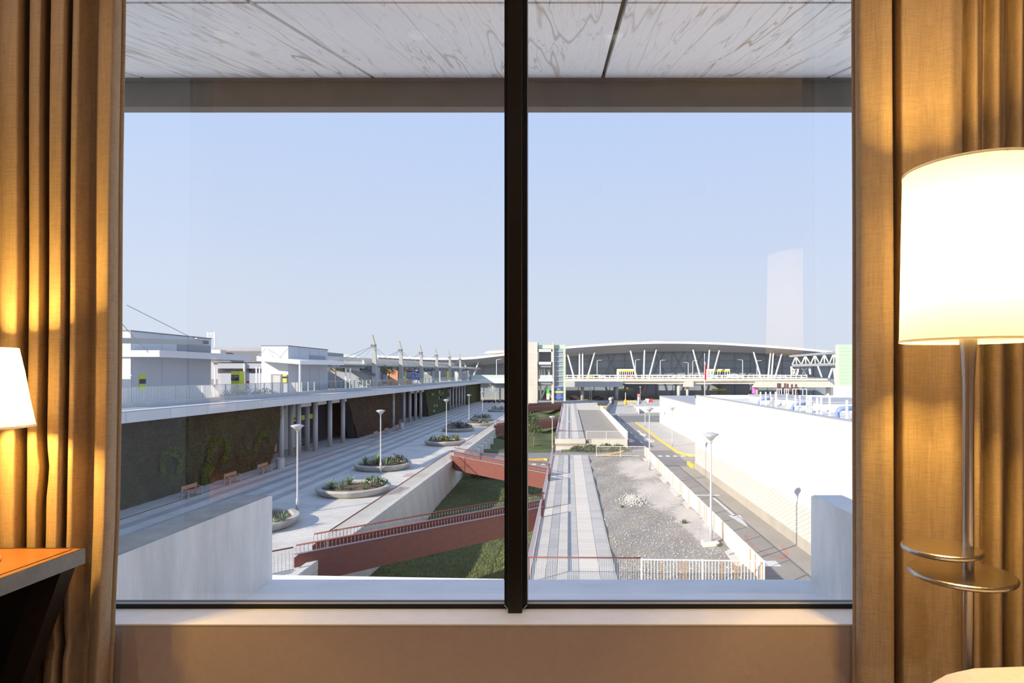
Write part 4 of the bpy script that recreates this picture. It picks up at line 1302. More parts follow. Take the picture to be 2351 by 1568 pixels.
for (x, y, lab) in ((-27.4, 57.9, 'cylindrical grey litter bin beside the near bench at the first columns'), (-27.3, 99.4, 'cylindrical grey litter bin at the end of the brown moss wall')):
    t = thing('litter_bin', lab, 'bin', (x, y, ZP), group='litter bins')
    MB().lathe((x, y, ZP), [(0.36, 0), (0.38, 0.05), (0.38, 0.98), (0.34, 1.02), (0.28, 1.02), (0.28, 0.8)], 20, cap=False).build('body', M_galv, t, smooth=False)
    MB().lathe((x, y, ZP), [(0.385, 0.9), (0.40, 0.91), (0.40, 0.96), (0.385, 0.97)], 20, cap=False).build('rim', M_lampt, t)

# weeds and shrubs outside the planters
wd = [(-1, 0, 0)]
for i, (x, y, r, lab) in enumerate(((7.75, 31.6, 0.32, 'green weed at the foot of the tall right lamp post'), (6.9, 36.5, 0.4, 'low green weed on the gravel near the rusty fence'), (3.6, 41.0, 0.25, 'small weed on the gravel near the path'))):
    tag(clump('grass', (x, y, ZP), r, random.Random(40 + i)).build('weed', M_leafg, origin=(x, y, ZP)), lab, 'weed')
for i, (x, y, s, lab) in enumerate(((3.0, 81.8, 1.0, 'spreading juniper at the left of the far deck front'), (5.0, 82.3, 1.0, 'spreading juniper in the middle of the far deck front'), (6.7, 82.6, 0.8, 'spreading juniper at the right of the far deck front'), (1.2, 82.2, 0.7, 'spreading juniper below the far path end'))):
    mb = MB()
    rnd = random.Random(60 + i)
    for k in range(520):
        a = rnd.uniform(0, 6.28); r = math.sqrt(rnd.random())
        q = Vector((x + 1.5 * s * r * math.cos(a), y + 1.0 * s * r * math.sin(a), ZR + 0.1 + 0.9 * s * (1 - r * r) * rnd.uniform(0.4, 1)))
        leaf(mb, q, (rnd.uniform(-1, 1), rnd.uniform(-1, 1), rnd.uniform(0.1, 1)), 0.4, 0.06, 0.1)
    tag(mb.build('juniper_shrub', M_leafg, origin=(x, y, ZR)), lab, 'shrub', 'junipers below the far deck')

def tree(name, x, y, z, h, r, label, mat, n=700, palm=False, group=None):
    t = thing(name, label, 'tree', (x, y, z), group=group)
    rnd = random.Random(int(x * 7 + y))
    MB().tube([(x, y, z), (x + 0.05, y, z + h * 0.5), (x + 0.1, y, z + h * 0.75)], [0.1, 0.08, 0.05], 7).build('trunk', M_trunk, t, smooth=True)
    mb = MB()
    for k in range(n):
        a = rnd.uniform(0, 6.28); el = math.asin(rnd.uniform(-0.6, 1)); rr = r * rnd.uniform(0.35, 1.0) ** 0.6
        q = Vector((x, y, z + h * 0.78)) + Vector((rr * math.cos(a) * math.cos(el), rr * math.sin(a) * math.cos(el), rr * 0.75 * math.sin(el)))
        leaf(mb, q, (rnd.uniform(-1, 1), rnd.uniform(-1, 1), rnd.uniform(-0.6, 0.7)), r * 0.22, r * 0.05, 0.2)
    mb.build('foliage', mat, t)
    return t
c = gp(1228, 1010, -9.6)
tree('young_tree', ground_x(1226, 88), 88, lawn_z(-4, 88), 3.9, 1.3, 'young tree with a pale trunk on the far lawn beside the mullion', M_leafg, 500)
tree('young_tree', ground_x(1213, 93), 93, lawn_z(-5, 93), 4.2, 1.7, 'bushy young tree at the far lawn edge, half behind the mullion', M_leafg, 600)

# ================================================================== ARCADE BUILDING WITH ROOF TERRACE (LEFT)
CX = -29.35                       # column line
FXX = -27.5                       # fascia line
arc = thing('arcade_building', 'long grey arcade building under a roof terrace along the plaza', 'building', (-30, 60, ZP))
MB().box(-75, FXX - 0.02, 18, 203, -1.80, ZT).build('roof_slab', M_roofgrey, arc)
fas = MB().bbox(-0.06, 0.0, 0.01, 4.19, -1.87, -1.20, 0.008).mesh('fascia_panel', M_fascia)
for k in range(43):
    piece(fas, 'fascia_panel', arc, (FXX, 21.0 + k * 4.22, 0))
MB().box(FXX - 0.5, FXX - 0.02, 18, 203, ZT, ZT + 0.03).build('gutter', M_fascia, arc)
MB().box(-36, -33.2, 18, 203, ZP, -1.8).build('back_wall', M_dark, arc)
gl = MB().box(0, 0.04, 0.05, 4.15, 0.05, 5.3).mesh('glazing', M_darkglass)
for k in range(18):
    piece(gl, 'glazing', arc, (-33.18, 60 + k * 4.22 + (0 if k < 9 else 50), ZP))
MB().box(-33.2, CX + 1.6, 18, 203, ZP, ZP + 0.05).build('arcade_floor', M_terr, arc)
MB().box(CX + 1.3, CX + 1.75, 30, 203, ZP, ZP + 0.012).build('drain_strip', M_soil, arc)
colm = MB().lathe((0, 0, 0), [(0.27, 0.0), (0.27, 5.95)], 20).mesh('column', M_column, smooth=True)
ycols = [62.2, 66.2, 70.6, 74.9, 79.2, 101.8, 108.5, 112.6, 116.7, 120.8, 150.2, 154.4, 158.7, 163, 167.2, 171.4]
for y in ycols: piece(colm, 'column', arc, (CX, y, ZP))
for y in (67.0, 71.2): piece(colm, 'column', arc, (CX - 1.2, y, ZP))
bp_ = MB().box(-0.05, 0.05, 0.3, 3.9, 5.30, 5.93).mesh('beam_panel', M_cream)
for y in ycols[:-1] + [171.4]:
    piece(bp_, 'beam_panel', arc, (CX - 0.3, y - (4.2 if y in (62.2, 108.5, 150.2) else 0), ZP))
# sign inside the arcade
c = at(727, 960, 75)
MB().box(-33.1, -33.0, 72.2, 79.5, -4.55, -3.95).build('sign_band', M_signg, arc)
MB().box(-33.1, -33.0, 72.2, 76.5, -5.05, -4.57).build('sign_band_lower', M_signn, arc)
text('sign_lettering', 'PARKING', 0.55, (-32.98, 74.2, -4.25), (math.radians(90), 0, math.radians(90)), M_signn, arc)
MB().box(-33.1, -32.9, 62.8, 68.8, -5.6, -5.1).build('canopy_band', M_column, arc)
MB().box(-33.15, -33.05, 62.6, 69.0, -7.6, -5.6).build('wood_wall', M_orange, arc)
MB().box(-33.15, -33.05, 69.6, 74.0, -7.7, -2.0).build('grey_wall', M_column, arc)

# green wall panels with slanted ends
def moss_panel(y0b, y0t, y1t, y1b, mat, name, leafm, nleaf, label, seed):
    t = thing(name, label, 'green wall', (-29.6, (y0b + y1b) / 2, ZP))
    rnd = random.Random(seed)
    zb_, zt_ = ZP + 0.02, -1.9
    def fn(u, v):
        ya, yb = y0b + (y0t - y0b) * v, y1b + (y1t - y1b) * v
        return (-29.35 + 0.10 * math.sin(3.1 * u * (yb - ya) + 5 * v) * math.sin(9 * v + u * 7), ya + (yb - ya) * u, zb_ + (zt_ - zb_) * v)
    mb = MB().grid(fn, max(20, int((y1b - y0b) * 2)), 16)
    mb.build('planted_face', mat, t, smooth=True)
    MB().hexa([(-30.6, y0b, zb_), (-29.5, y0b, zb_), (-29.5, y1b, zb_), (-30.6, y1b, zb_), (-30.6, y0t, zt_), (-29.5, y0t, zt_), (-29.5, y1t, zt_), (-30.6, y1t, zt_)]).build('frame_box', M_dark, t)
    lf = MB()
    for k in range(nleaf):
        u, v = rnd.random(), rnd.random()
        p = Vector(fn(u, v))
        leaf(lf, p, (rnd.uniform(0.3, 1), rnd.uniform(-1, 1), rnd.uniform(-0.6, 0.8)), rnd.uniform(0.10, 0.22), rnd.uniform(0.025, 0.05), 0.3)
    lf.build('foliage', leafm, t)['kind'] = 'stuff'
    return t
m1 = moss_panel(26, 26, 63.3, 60.0, M_moss, 'green_wall', M_leafd, 14000, 'big dark green moss wall behind the three near benches', 5)
m2 = moss_panel(84.6, 81, 107, 104.8, M_moss2, 'green_wall', pm('leaf_brown', (0.12, 0.08, 0.05), 0.9, var=0.4, scale=2), 7000, 'rusty brown moss wall panel with slanted ends behind the far benches', 6)
m3 = moss_panel(127.5, 124.6, 150.5, 150.5, M_moss3, 'green_wall', pm('leaf_mixed', (0.13, 0.17, 0.08), 0.9, var=0.4, scale=1), 5000, 'mottled green planted wall panel between the far column groups', 8)
m4 = moss_panel(175, 174, 203, 203, M_moss3, 'green_wall', MATS['leaf_mixed'], 2500, 'farthest planted wall panel at the end of the arcade', 9)
# brighter moss swirls on the big wall
def swirl(pts, r, name='moss_swirl'):
    sm = smooth_profile([(p[0], p[1]) for p in pts], 6)
    rnd = random.Random(int(sm[0][0] * 100))
    mb = MB()
    for k in range(1500):
        u = rnd.random()
        c = sm[min(len(sm) - 1, int(u * len(sm)))]
        w = r * 1.5 * (0.45 + 0.55 * math.sin(math.pi * (u * 0.9 + 0.08)))
        a, q = rnd.uniform(0, 6.28), math.sqrt(rnd.random()) * w
        leaf(mb, (-29.30 + rnd.uniform(0, 0.14), c[0] + q * math.cos(a), c[1] + q * math.sin(a)), (rnd.uniform(0.3, 1), rnd.uniform(-1, 1), rnd.uniform(-0.6, 0.8)), rnd.uniform(0.10, 0.2), rnd.uniform(0.03, 0.05), 0.3)
    o = mb.build(name, M_mossl, m1)
    return o
def mw(px, py):
    Y = 29.3 * F / (PX - px)
    return (Y, CZ - (py - PY) * Y / F)
swirl([mw(370, 1085), mw(372, 1050), mw(388, 1035), mw(408, 1042), mw(413, 1062), mw(405, 1082)], 0.28)
swirl([mw(462, 1085), mw(476, 1060), mw(480, 1035), mw(490, 1016), mw(506, 1011), mw(519, 1022), mw(517, 1045), mw(508, 1055)], 0.30)
swirl([mw(466, 1105), mw(472, 1085), mw(484, 1075)], 0.30)
swirl([mw(583, 1030), mw(590, 1008), mw(602, 994), mw(613, 998), mw(617, 1012)], 0.24)
# square plant patches on the third wall
rnd = random.Random(11)
pm('leaf_patch', (0.20, 0.26, 0.13), 0.9, var=0.3, scale=2)
for k in range(14):
    y, z = rnd.uniform(128, 148), rnd.uniform(-7.2, -2.6)
    MB().bbox(-29.35, -29.2, y, y + rnd.uniform(1.2, 2.8), z, z + rnd.uniform(0.5, 1.0), 0.05).build('plant_patch', MATS['leaf_patch'], m3)

# ---- terrace railing
tr = thing('terrace_railing', 'grey post and bar railing with glass along the roof terrace edge', 'railing', (-31, 60, ZT))
MB().bbox(-31.35, -30.95, 18, 200, ZT, -0.86, 0.02).build('curb', M_concl, tr)
MB().beam((-31.1, 18, 0.24), (-31.1, 200, 0.24), 0.05, 0.04).build('handrail', M_galv, tr)
post = MB().box(-0.05, 0.05, -0.03, 0.03, 0, 1.12).mesh('post', M_galv)
n = 0
y = 36.0
while y < 190:
    piece(post, 'post', tr, (-31.1, y, -0.86))
    y += 1.75 if y < 100 else 3.5
br = MB()
y = 34.0
while y < 70:
    br.box(-31.115, -31.085, y - 0.016, y + 0.016, -0.84, 0.22)
    y += 0.16
br.build('bars', M_whitepaint, tr)['kind'] = 'stuff'
M_rglass = glass_mat('railing_glass', 0.12, (0.86, 0.93, 0.92), 0.05)
gp_ = MB().box(-0.006, 0.006, 0.06, 3.4, 0.08, 1.02)
gp_.f = [gp_.f[3]]
gpm = gp_.mesh('glass_panel', M_rglass)
y = 70.0
while y < 190:
    piece(gpm, 'glass_panel', tr, (-31.1, y, -0.86))
    y += 3.5

# ---- pavilions on the terrace
def pavilion(label, x1, y0, y1, zt_, wid, door=True):
    t = thing('terrace_pavilion', label, 'pavilion', (x1 - wid / 2, y0, ZT))
    MB().box(x1 - wid, x1 - 0.02, y0 + 0.02, y1, ZT, zt_ - 0.05).build('body', M_pavg, t)
    MB().box(x1 - wid, x1, y0, y0 + 0.03, ZT, zt_ - 0.05).build('front_face', M_pavw, t)
    MB().box(x1 - wid - 0.05, x1 + 0.05, y0 - 0.05, y1 + 0.05, zt_ - 0.08, zt_).build('roof_cap', M_pavd, t)
    pn = MB().box(0, 0.03, 0.02, 0.98, ZT, zt_ - 0.1).mesh('side_panel', M_pavg)
    n = max(2, int((y1 - y0) / 3))
    for k in range(n):
        piece(pn, 'side_panel', t, (x1 - 0.02, y0 + 0.05 + (y1 - y0 - 0.05) * k / n, 0), (0, 0, 0), (1, (y1 - y0) / n, 1))
    return t
A = pavilion('left grey terrace pavilion with a flat canopy and louvres', -36.0, 50.1, 61.4, 4.78, 9)
lm = MB().box(0, 0.06, 0, 5.2, 0, 0.07).mesh('louvre', M_louv)
for k in range(8): piece(lm, 'louvre', A, (-35.98, 56.0, 2.95 + k * 0.14))
MB().box(-38, -33.5, 49.9, 64.2, 2.58, 3.12).build('canopy', M_pavw, A)
MB().box(-33.52, -33.48, 49.9, 64.2, 2.56, 3.14).build('canopy_fascia', M_fascia, A)
MB().box(-45, -35.0, 38, 47.5, 2.35, 2.65).build('low_canopy', M_fascia, A)
MB().box(-36.1, -35.9, 50.06, 50.1, 1, 1.1).build('wall_light', M_galv, A)
MB().box(-38.2, -37.2, 50.05, 50.1, -0.7, 0.7).build('vent_grille', M_cream, A)
bs = thing('cable_stayed_beam', 'slim pale beam held by cables above the left pavilion canopy', 'beam', at(400, 786, 51))
p0, p1 = at(230, 781, 43.0), at(470, 786, 55.3)
MB().beam(p0, p1, 0.3, 0.42).build('beam', M_mast, bs)
MB().beam(p1 - Vector((0, 0.5, 0)), p1 + Vector((0.05, 0.25, 0)), 0.34, 0.30).build('end_cap', M_pavd, bs)
ca = at(318, 712, 45.5)
MB().tube([at(290, 700, 43), at(428, 769, 53), at(455, 781, 54.5)], 0.03, 5).build('cable', M_cable, bs)
MB().tube([at(262, 722, 42), at(292, 757, 44), at(341, 809, 48)], 0.03, 5).build('cable', M_cable, bs)
MB().tube([at(450, 777, 54.2), at(460, 783, 54.8)], 0.09, 6).build('turnbuckle', M_cable, bs)

B = pavilion('middle terrace pavilion with a sunlit white front, door and slanted canopy', -33.6, 73, 85, 4.6, 3.2)
can = MB()
q = [at(589, 817.5, 71.4), at(689, 827, 71.4), at(790.5, 829.5, 85.5), at(700, 822, 85.5)]
q2 = [at(589, 828.5, 71.4), at(689, 836.5, 71.4), at(790.5, 838, 85.5), at(700, 832, 85.5)]
can.hexa([q2[0], q2[1], q2[2], q2[3], q[0], q[1], q[2], q[3]])
can.build('canopy', M_troof, B)
MB().tube([at(688.5, 836, 71.6), at(688.5, 905, 71.6)], 0.12, 10).build('canopy_post', M_whitepaint, B)
for a, b in ((gp, 0),):
    MB().tube([at(611, 800, 72.9), at(592, 818, 71.5)], 0.04, 5).build('stay_rod', M_cable, B)
    MB().tube([at(661, 800, 72.9), at(641, 822, 71.5)], 0.04, 5).build('stay_rod', M_cable, B)
    MB().tube([at(613, 800, 72.9), at(627, 818, 71.5)], 0.04, 5).build('stay_rod', M_cable, B)
d0, d1 = at(622, 859, 72.9), at(647, 905, 72.9)
MB().box(d0.x, d1.x, 72.86, 72.98, ZT, d0.z).build('door', M_tmull, B)
MB().box(d0.x + 0.3, d1.x - 0.15, 72.83, 72.9, ZT, d0.z - 0.15).build('door_leaf', M_galv, B)
def sign_panel(parent, px0, py0, px1, py1, Y, bands, txt=None):
    """a sign board made of coloured bands between two pixels at depth Y"""
    a, b = at(px0, py0, Y), at(px1, py1, Y)
    MB().box(a.x, b.x, Y, Y + 0.12, b.z, a.z).build('sign_board', M_pavd, parent)
    h = a.z - b.z
    z = a.z
    for frac, m in bands:
        MB().box(a.x + 0.03, b.x - 0.03, Y - 0.02, Y, z - h * frac + 0.02, z - 0.02).build('sign_band', m, parent)
        z -= h * frac
sg = thing('wall_sign', 'small yellow and navy sign beside the pavilion door', 'sign', at(653, 880, 72.8))
sign_panel(sg, 648.5, 860, 659, 878, 72.8, [(0.25, M_signy), (0.22, M_signn), (0.53, M_signy)])
sg2 = thing('wall_sign', 'small yellow-green and navy sign on the left pavilion wall', 'sign', (-35.9, 51.3, 0))
MB().box(-36.0, -35.93, 51.0, 51.8, -0.35, 1.15).build('sign_board', M_signg, sg2)
MB().box(-35.94, -35.91, 51.02, 51.78, 0.35, 0.75).build('sign_band', M_signn, sg2)
MB().box(-33.55, -33.52, 79, 84, 2.9, 3.6).build('louvre_panel', M_louv, B)

# information board, open parking structure behind
ib = thing('information_board', 'yellow, navy and lime information board on the terrace beside the parking wall', 'sign', at(544, 900, 66))
Y = 66.0
a, b = at(530.5, 852.5, Y), at(548.5, 908, Y)
for (z0, z1, m) in ((852.5, 861, M_signy), (861, 874, M_signn), (874, 905, M_signg)):
    MB().box(a.x, b.x, Y, Y + 0.06, at(0, z1, Y).z, at(0, z0, Y).z).build('sign_band', m, ib)
MB().hexa([(b.x, Y, at(0, 905, Y).z), (b.x + 0.06, Y, at(0, 905, Y).z), (b.x + 0.06, Y + 1.0, at(0, 905, Y).z), (b.x, Y + 1.0, at(0, 905, Y).z), (b.x, Y, a.z), (b.x + 0.06, Y, a.z), (b.x + 0.06, Y + 1.0, a.z), (b.x, Y + 1.0, a.z)]).build('side_face', M_signg, ib)
text('lettering', 'ACCESO', 0.22, (a.x + 0.38, Y - 0.03, at(0, 865, Y).z), UPR, M_signw, ib)
text('lettering', 'P 1', 0.22, (a.x + 0.3, Y - 0.03, at(0, 870.5, Y).z), UPR, M_signw, ib)
MB().box(at(560, 0, Y).x, at(566, 0, Y).x, Y + 0.5, Y + 0.6, at(0, 882, Y).z, at(0, 875, Y).z).build('red_sign', M_reds, ib)
M_pavdk = pm('parking_panel', (0.34, 0.37, 0.42), 0.7, var=0.04, scale=0.3)
pk = thing('parking_structure', 'low grey parking building with dark window strips behind the terrace', 'building', (-50, 90, ZT))
Yk = 92.0
def pbox(x0, x1, y0, y1, Ya, Yb, m, n):
    a, b = at(x0, y0, Ya), at(x1, y1, Ya)
    return MB().box(a.x, b.x, Ya, Yb, max(b.z, ZT), a.z).build(n, m, pk)
pbox(490, 620, 797, 843, Yk, Yk + 30, M_roofgrey, 'roof_edge')
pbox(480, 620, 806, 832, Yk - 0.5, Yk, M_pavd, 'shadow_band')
pbox(500, 620, 834, 846, Yk - 1, Yk, M_pavdk, 'wall_panel')
pbox(500, 620, 846, 857, Yk - 0.4, Yk, M_darkglass, 'window_strip')
pbox(500, 560, 857, 900, Yk - 1, Yk, M_pavdk, 'wall_panel')
pbox(562, 620, 857, 900, Yk - 1, Yk, M_pavdk, 'wall_panel')
pbox(558, 562, 834, 900, Yk - 1.4, Yk - 1, M_column, 'pillar')
pbox(484, 506, 803, 812, Yk - 2.5, Yk - 1, M_cream, 'cream_cladding')
for px in (588.5, 596):
    tag(MB().tube([at(px, 842, 80), at(px, 905, 80)], 0.09, 8).build('flag_post', M_whitepaint, origin=at(px, 905, 80)), 'thin pale post on the terrace, %s of the pair before the parking wall' % ('left' if px < 590 else 'right'), 'post', 'posts before the parking wall')
tw = thing('lattice_mast', 'small white lattice mast rising above the left pavilion roof', 'mast', at(488, 790, 120))
for px in (477, 493.5):
    MB().beam(at(px, 762, 120), Vector((at(px, 762, 120).x, 120, ZT)), 0.22, 0.22).build('leg', M_whitepaint, tw)
for py in (765, 769, 774):
    MB().beam(at(477, py, 120), at(493.5, py, 120), 0.16, 0.16).build('crossbar', M_whitepaint, tw)
# bushes behind the terrace railing
for i, (px, w, lab) in enumerate(((455, 0.8, 'hedge bush behind the terrace railing below the left pavilion'), (540, 1.0, 'hedge bush in front of the information board'), (575, 1.0, 'hedge bush right of the information board'), (610, 0.8, 'hedge bush left of the pavilion door'))):
    p = at(px, 893, (64 if i == 0 else 62 + i * 2))
    p.z = ZT
    mb = MB()
    rnd = random.Random(80 + i)
    for k in range(260):
        a = rnd.uniform(0, 6.28); r = math.sqrt(rnd.random())
        leaf(mb, (p.x + 1.3 * r * math.cos(a), p.y + 1.3 * r * math.sin(a), ZT + w * (1.2 - r) * rnd.random()), (rnd.uniform(-1, 1), rnd.uniform(-1, 1), rnd.random()), 0.3, 0.06)
    tag(mb.build('hedge_bush', M_leafg, origin=p), lab, 'shrub', 'terrace bushes')

# grey volumes right of the middle pavilion, stair roof
gv = thing('grey_stair_building', 'grey panelled building with a sloping stair roof behind the terrace tree', 'building', at(780, 900, 97))
a, b = at(745, 843, 100), at(860, 905, 100)
MB().box(a.x, b.x, 100, 103, ZT, a.z).build('wall', M_pavdk, gv)
MB().beam(at(760, 838, 99.5), at(830, 846, 99.5), 0.5, 0.9).build('roof_edge', M_fascia, gv)
MB().beam(at(828, 846, 99.5), at(862, 862, 99.5), 0.5, 0.5).build('stair_roof', M_pavd, gv)
MB().beam(at(752, 815, 125), at(818, 818, 125), 0.4, 0.5).build('glass_roof_rail', M_greeng, gv)
MB().beam(at(818, 818, 125), at(832, 826, 125), 0.4, 0.5).build('glass_roof_rail', M_greeng, gv)
MB().box(at(752, 0, 125.5).x, at(840, 0, 125.5).x, 125.5, 140, ZT, at(0, 822, 125.5).z).build('rear_wall', M_pavdk, gv)
for px in (794, 804):
    tag(MB().tube([at(px, 845, 95), at(px, 905, 95)], 0.13, 8).build('terrace_post', M_whitepaint, origin=at(px, 905, 95)), 'pale terrace post right of the tree, %s of two' % ('left' if px < 800 else 'right'), 'post', 'terrace posts by the tree')
p = at(770, 900, 96); tree('terrace_tree', p.x, 96, ZT, 4.4, 1.7, 'olive-green tree on the terrace right of the middle pavilion', M_leafy, 600)
p = at(877, 900, 108); tree('terrace_tree', p.x, 108, ZT, 3.7, 1.5, 'yellow-green tree right of the first mast', M_leafy, 500)
p = at(893, 900, 112); tree('terrace_tree', p.x, 112, ZT, 3.5, 1.3, 'green tree second right of the first mast', M_leafg, 400)

# ---- cable-stayed canopy with six leaning masts
ms = [(856.5, 769), (918, 783), (965, 792), (1000.7, 800), (1031, 806), (1055, 812)]
MX = -31.95
lbl = ['first and tallest', 'second', 'third', 'fourth', 'fifth', 'sixth and farthest']
tops = []
for i, (px, py) in enumerate(ms):
    Ym = -MX * F / (PX - px)
    zt_ = CZ - (py - PY) * Ym / F
    t = thing('canopy_mast', lbl[i] + ' leaning blade-shaped steel mast of the terrace canopy', 'mast', (MX, Ym, ZT), group='canopy masts')
    H = zt_ - ZT
    # blade: side profile in X-Z, bent tip
    pf = [(0.42, 0), (0.36, H * 0.45), (0.18, H * 0.80), (-0.30, H), (-0.62, H), (-0.40, H * 0.84), (-0.28, H * 0.80), (-0.38, H * 0.45), (-0.38, 0)]
    MB().prism([(MX + x + 0.25, ZT + z) for x, z in pf], 'y', Ym - 0.22, Ym + 0.22).build('blade', M_mast, t)
    MB().box(MX + 0.45 - 0.30, MX + 0.47, Ym - 0.28, Ym + 0.28, ZT + H * 0.79, ZT + H * 0.82).build('collar', M_pavd, t)
    MB().box(MX - 0.3, MX - 0.05, Ym - 0.28, Ym + 0.28, ZT + H * 0.79, ZT + H * 0.82).build('collar', M_pavd, t)
    top = Vector((MX + 0.2, Ym, ZT + H * 0.80))
    tops.append(top)
    for dy in (-14, -9, -3.5, 3.5, 9):
        MB().tube([top, (MX + (0.9 if dy > 0 else -1.2), Ym + dy, 2.75)], 0.035, 4).build('stay_cable', M_cable, t)
cpy = thing('terrace_canopy', 'long pale cable-stayed canopy below the six leaning masts', 'canopy', (-33, 150, 2.8))
MB().hexa([(-37.5, 89, 2.5), (-32.6, 97, 2.45), (-32.6, 225, 2.9), (-36, 225, 2.9), (-37.5, 89, 2.75), (-32.6, 97, 2.7), (-32.6, 225, 3.1), (-36, 225, 3.1)]).build('roof_plate', M_mast, cpy)
MB().beam((-32.7, 97, 3.08), (-32.7, 225, 3.15), 0.3, 0.62).build('edge_beam', M_cream, cpy)
MB().beam((-35.8, 90, 3.5), (-33.0, 175, 4.0), 0.3, 0.6).build('rear_beam', M_cream, cpy)
MB().hexa([(-37.0, 90, 2.1), (-33, 98, 2.05), (-33, 200, 2.4), (-36, 200, 2.4), (-37.0, 90, 2.4), (-33, 98, 2.4), (-33, 200, 2.8), (-36, 200, 2.8)]).build('underside', M_louv, cpy)
brk = MB().box(-0.15, 0.15, -0.1, 0.1, 0, 0.55).mesh('bracket', M_pavd)
for k in range(22): piece(brk, 'bracket', cpy, (-32.45, 99 + k * 4.2, 1.9))
# blue board, orange cladding block and kiosks below the canopy
oc = tag(MB().box(at(889, 0, 128).x, at(913, 0, 128).x, 128, 140, ZT, at(0, 847, 128).z).build('orange_clad_block', M_orange, origin=(at(900, 0, 128).x, 128, ZT)), 'orange-brown clad block under the canopy behind the second mast', 'building')
bb = thing('blue_banner', 'large blue banner reading TODOS/AS under the terrace canopy', 'banner', at(944, 880, 126))
a, b = at(921, 852, 126), at(963, 872.5, 126)
MB().box(a.x, b.x, 126, 126.2, b.z, a.z).build('board', M_blue, bb)
text('lettering', 'AEROPUERTO PARA', 0.42, (at(943, 858.5, 126)) - Vector((0, 0.05, 0)), UPR, M_signw, bb)
text('lettering', 'TODOS/AS', 0.80, (at(942, 864, 126)) - Vector((0, 0.05, 0)), UPR, M_signw, bb)
wl_ = [at(921, 856, 125.9), at(930, 854.5, 125.9), at(940, 856, 125.9), at(950, 854.8, 125.9), at(957, 857, 125.9)]
MB().tube(wl_, 0.05, 5).build('wave_line', M_signw, bb)
for (px0, px1, Y, m, lab) in ((973, 992, 150, M_tmull, 'grey-brown kiosk box under the canopy between the third and fourth masts'), (1044, 1052, 190, M_pavg, 'grey kiosk under the canopy at the far masts'), (1060, 1072, 195, M_pavg, 'last grey kiosk under the canopy end')):
    t = thing('kiosk', lab, 'kiosk', at((px0 + px1) / 2, 875, Y))
    a, b = at(px0, 850, Y), at(px1, 875, Y)
    MB().box(a.x, b.x, Y, Y + 4, ZT, a.z).build('body', m, t)
    MB().box(a.x - 0.3, b.x + 0.3, Y - 0.4, Y + 4.3, a.z, a.z + 0.3).build('roof', M_pavd, t)
    MB().box(a.x + 0.3, b.x - 0.3, Y - 0.03, Y, a.z - 0.9, a.z - 0.3).build('fascia_sign', M_signw, t)
for i, (px, py0, py1, Y, m) in enumerate(((1028, 852, 868, 160, M_signy), (930, 852, 874, 118, M_signg))):
    t = thing('totem_sign', ['bright yellow totem sign among the far masts', 'lime green totem sign in front of the blue banner'][i], 'sign', at(px, 880, Y))
    MB().box(at(px - 1.6, 0, Y).x, at(px + 1.6, 0, Y).x, Y, Y + 0.3, at(0, py1, Y).z, at(0, py0, Y).z).build('panel', m, t)
    MB().box(at(px - 1.0, 0, Y).x, at(px + 1.0, 0, Y).x, Y + 0.1, Y + 0.2, ZT, at(0, py1, Y).z).build('foot', M_galv, t)
for i, px in enumerate((956, 1010, 1075)):
    tag(MB().tube([at(px, 850, 150 + 20 * i), at(px, 877, 150 + 20 * i)], 0.14, 6).build('canopy_post', M_whitepaint, origin=at(px, 877, 150 + 20 * i)), ['white post in front of the blue banner right side', 'white post between the fourth and fifth masts', 'white post beyond the sixth mast'][i], 'post')
#PART5
# ================================================================== WHITE BUILDINGS ON THE RIGHT
WX, WT = 14.05, -1.2
M_plinth = pm('plinth_concrete', (0.42, 0.395, 0.355), 0.88, var=0.12, scale=0.8, stretch=(1, 1, 0.3))
wb = thing('white_warehouse', 'big plain white building along the road with a perforated block band', 'building', (20, 45, ZR))
MB().box(WX, 45, 16, 67.7, ZR, WT - 0.35).build('body', M_white, wb)
MB().box(WX, WX + 0.35, 16, 67.7, WT - 0.35, WT).box(WX, 45, 67.35, 67.7, WT - 0.35, WT).build('parapet', M_white, wb)
MB().box(WX - 0.02, WX + 0.40, 16, 67.75, WT, WT + 0.05).build('parapet_cap', M_roofgrey, wb)
MB().box(WX - 0.02, WX, 16, 67.7, WT - 0.30, WT - 0.27).build('parapet_line', M_cream, wb)
MB().bbox(WX - 0.10, WX, 16, 67.75, ZR, ZR + 0.70, 0.02).build('concrete_plinth', M_plinth, wb)
MB().box(WX - 0.03, WX, 16, 67.7, ZR + 2.62, ZR + 2.70).build('band_cap', M_white, wb)
M_block = pm('pale_block', (0.505, 0.50, 0.485), 0.85)
MB().box(WX - 0.015, WX, 16, 67.7, ZR + 0.70, ZR + 2.62).build('band_back', M_block, wb)
blk = MB().hexa([(-0.11, 0.02, 0.015), (0, 0.02, 0.015), (0, 0.62, 0.015), (-0.11, 0.62, 0.015), (-0.03, 0.02, 0.125), (0, 0.02, 0.125), (0, 0.62, 0.125), (-0.03, 0.62, 0.125)]).mesh('block', M_block)
cnt = 0
rest = MB()
for r in range(13):
    for k in range(75):
        y = 24 + k * 0.66 + (0.33 if r % 2 else 0)
        if y > 67: continue
        z = ZR + 0.71 + r * 0.146
        if 31.0 < y < 47 and cnt < 300:
            piece(blk, 'block', wb, (WX - 0.015, y, z)); cnt += 1
        else:
            b_ = (WX - 0.015, y, z)
            rest.hexa([(b_[0] - 0.11, y + 0.02, z + 0.015), (b_[0], y + 0.02, z + 0.015), (b_[0], y + 0.62, z + 0.015), (b_[0] - 0.11, y + 0.62, z + 0.015), (b_[0] - 0.03, y + 0.02, z + 0.125), (b_[0], y + 0.02, z + 0.125), (b_[0], y + 0.62, z + 0.125), (b_[0] - 0.03, y + 0.62, z + 0.125)])
rest.build('block_courses', M_block, wb)['kind'] = 'stuff'
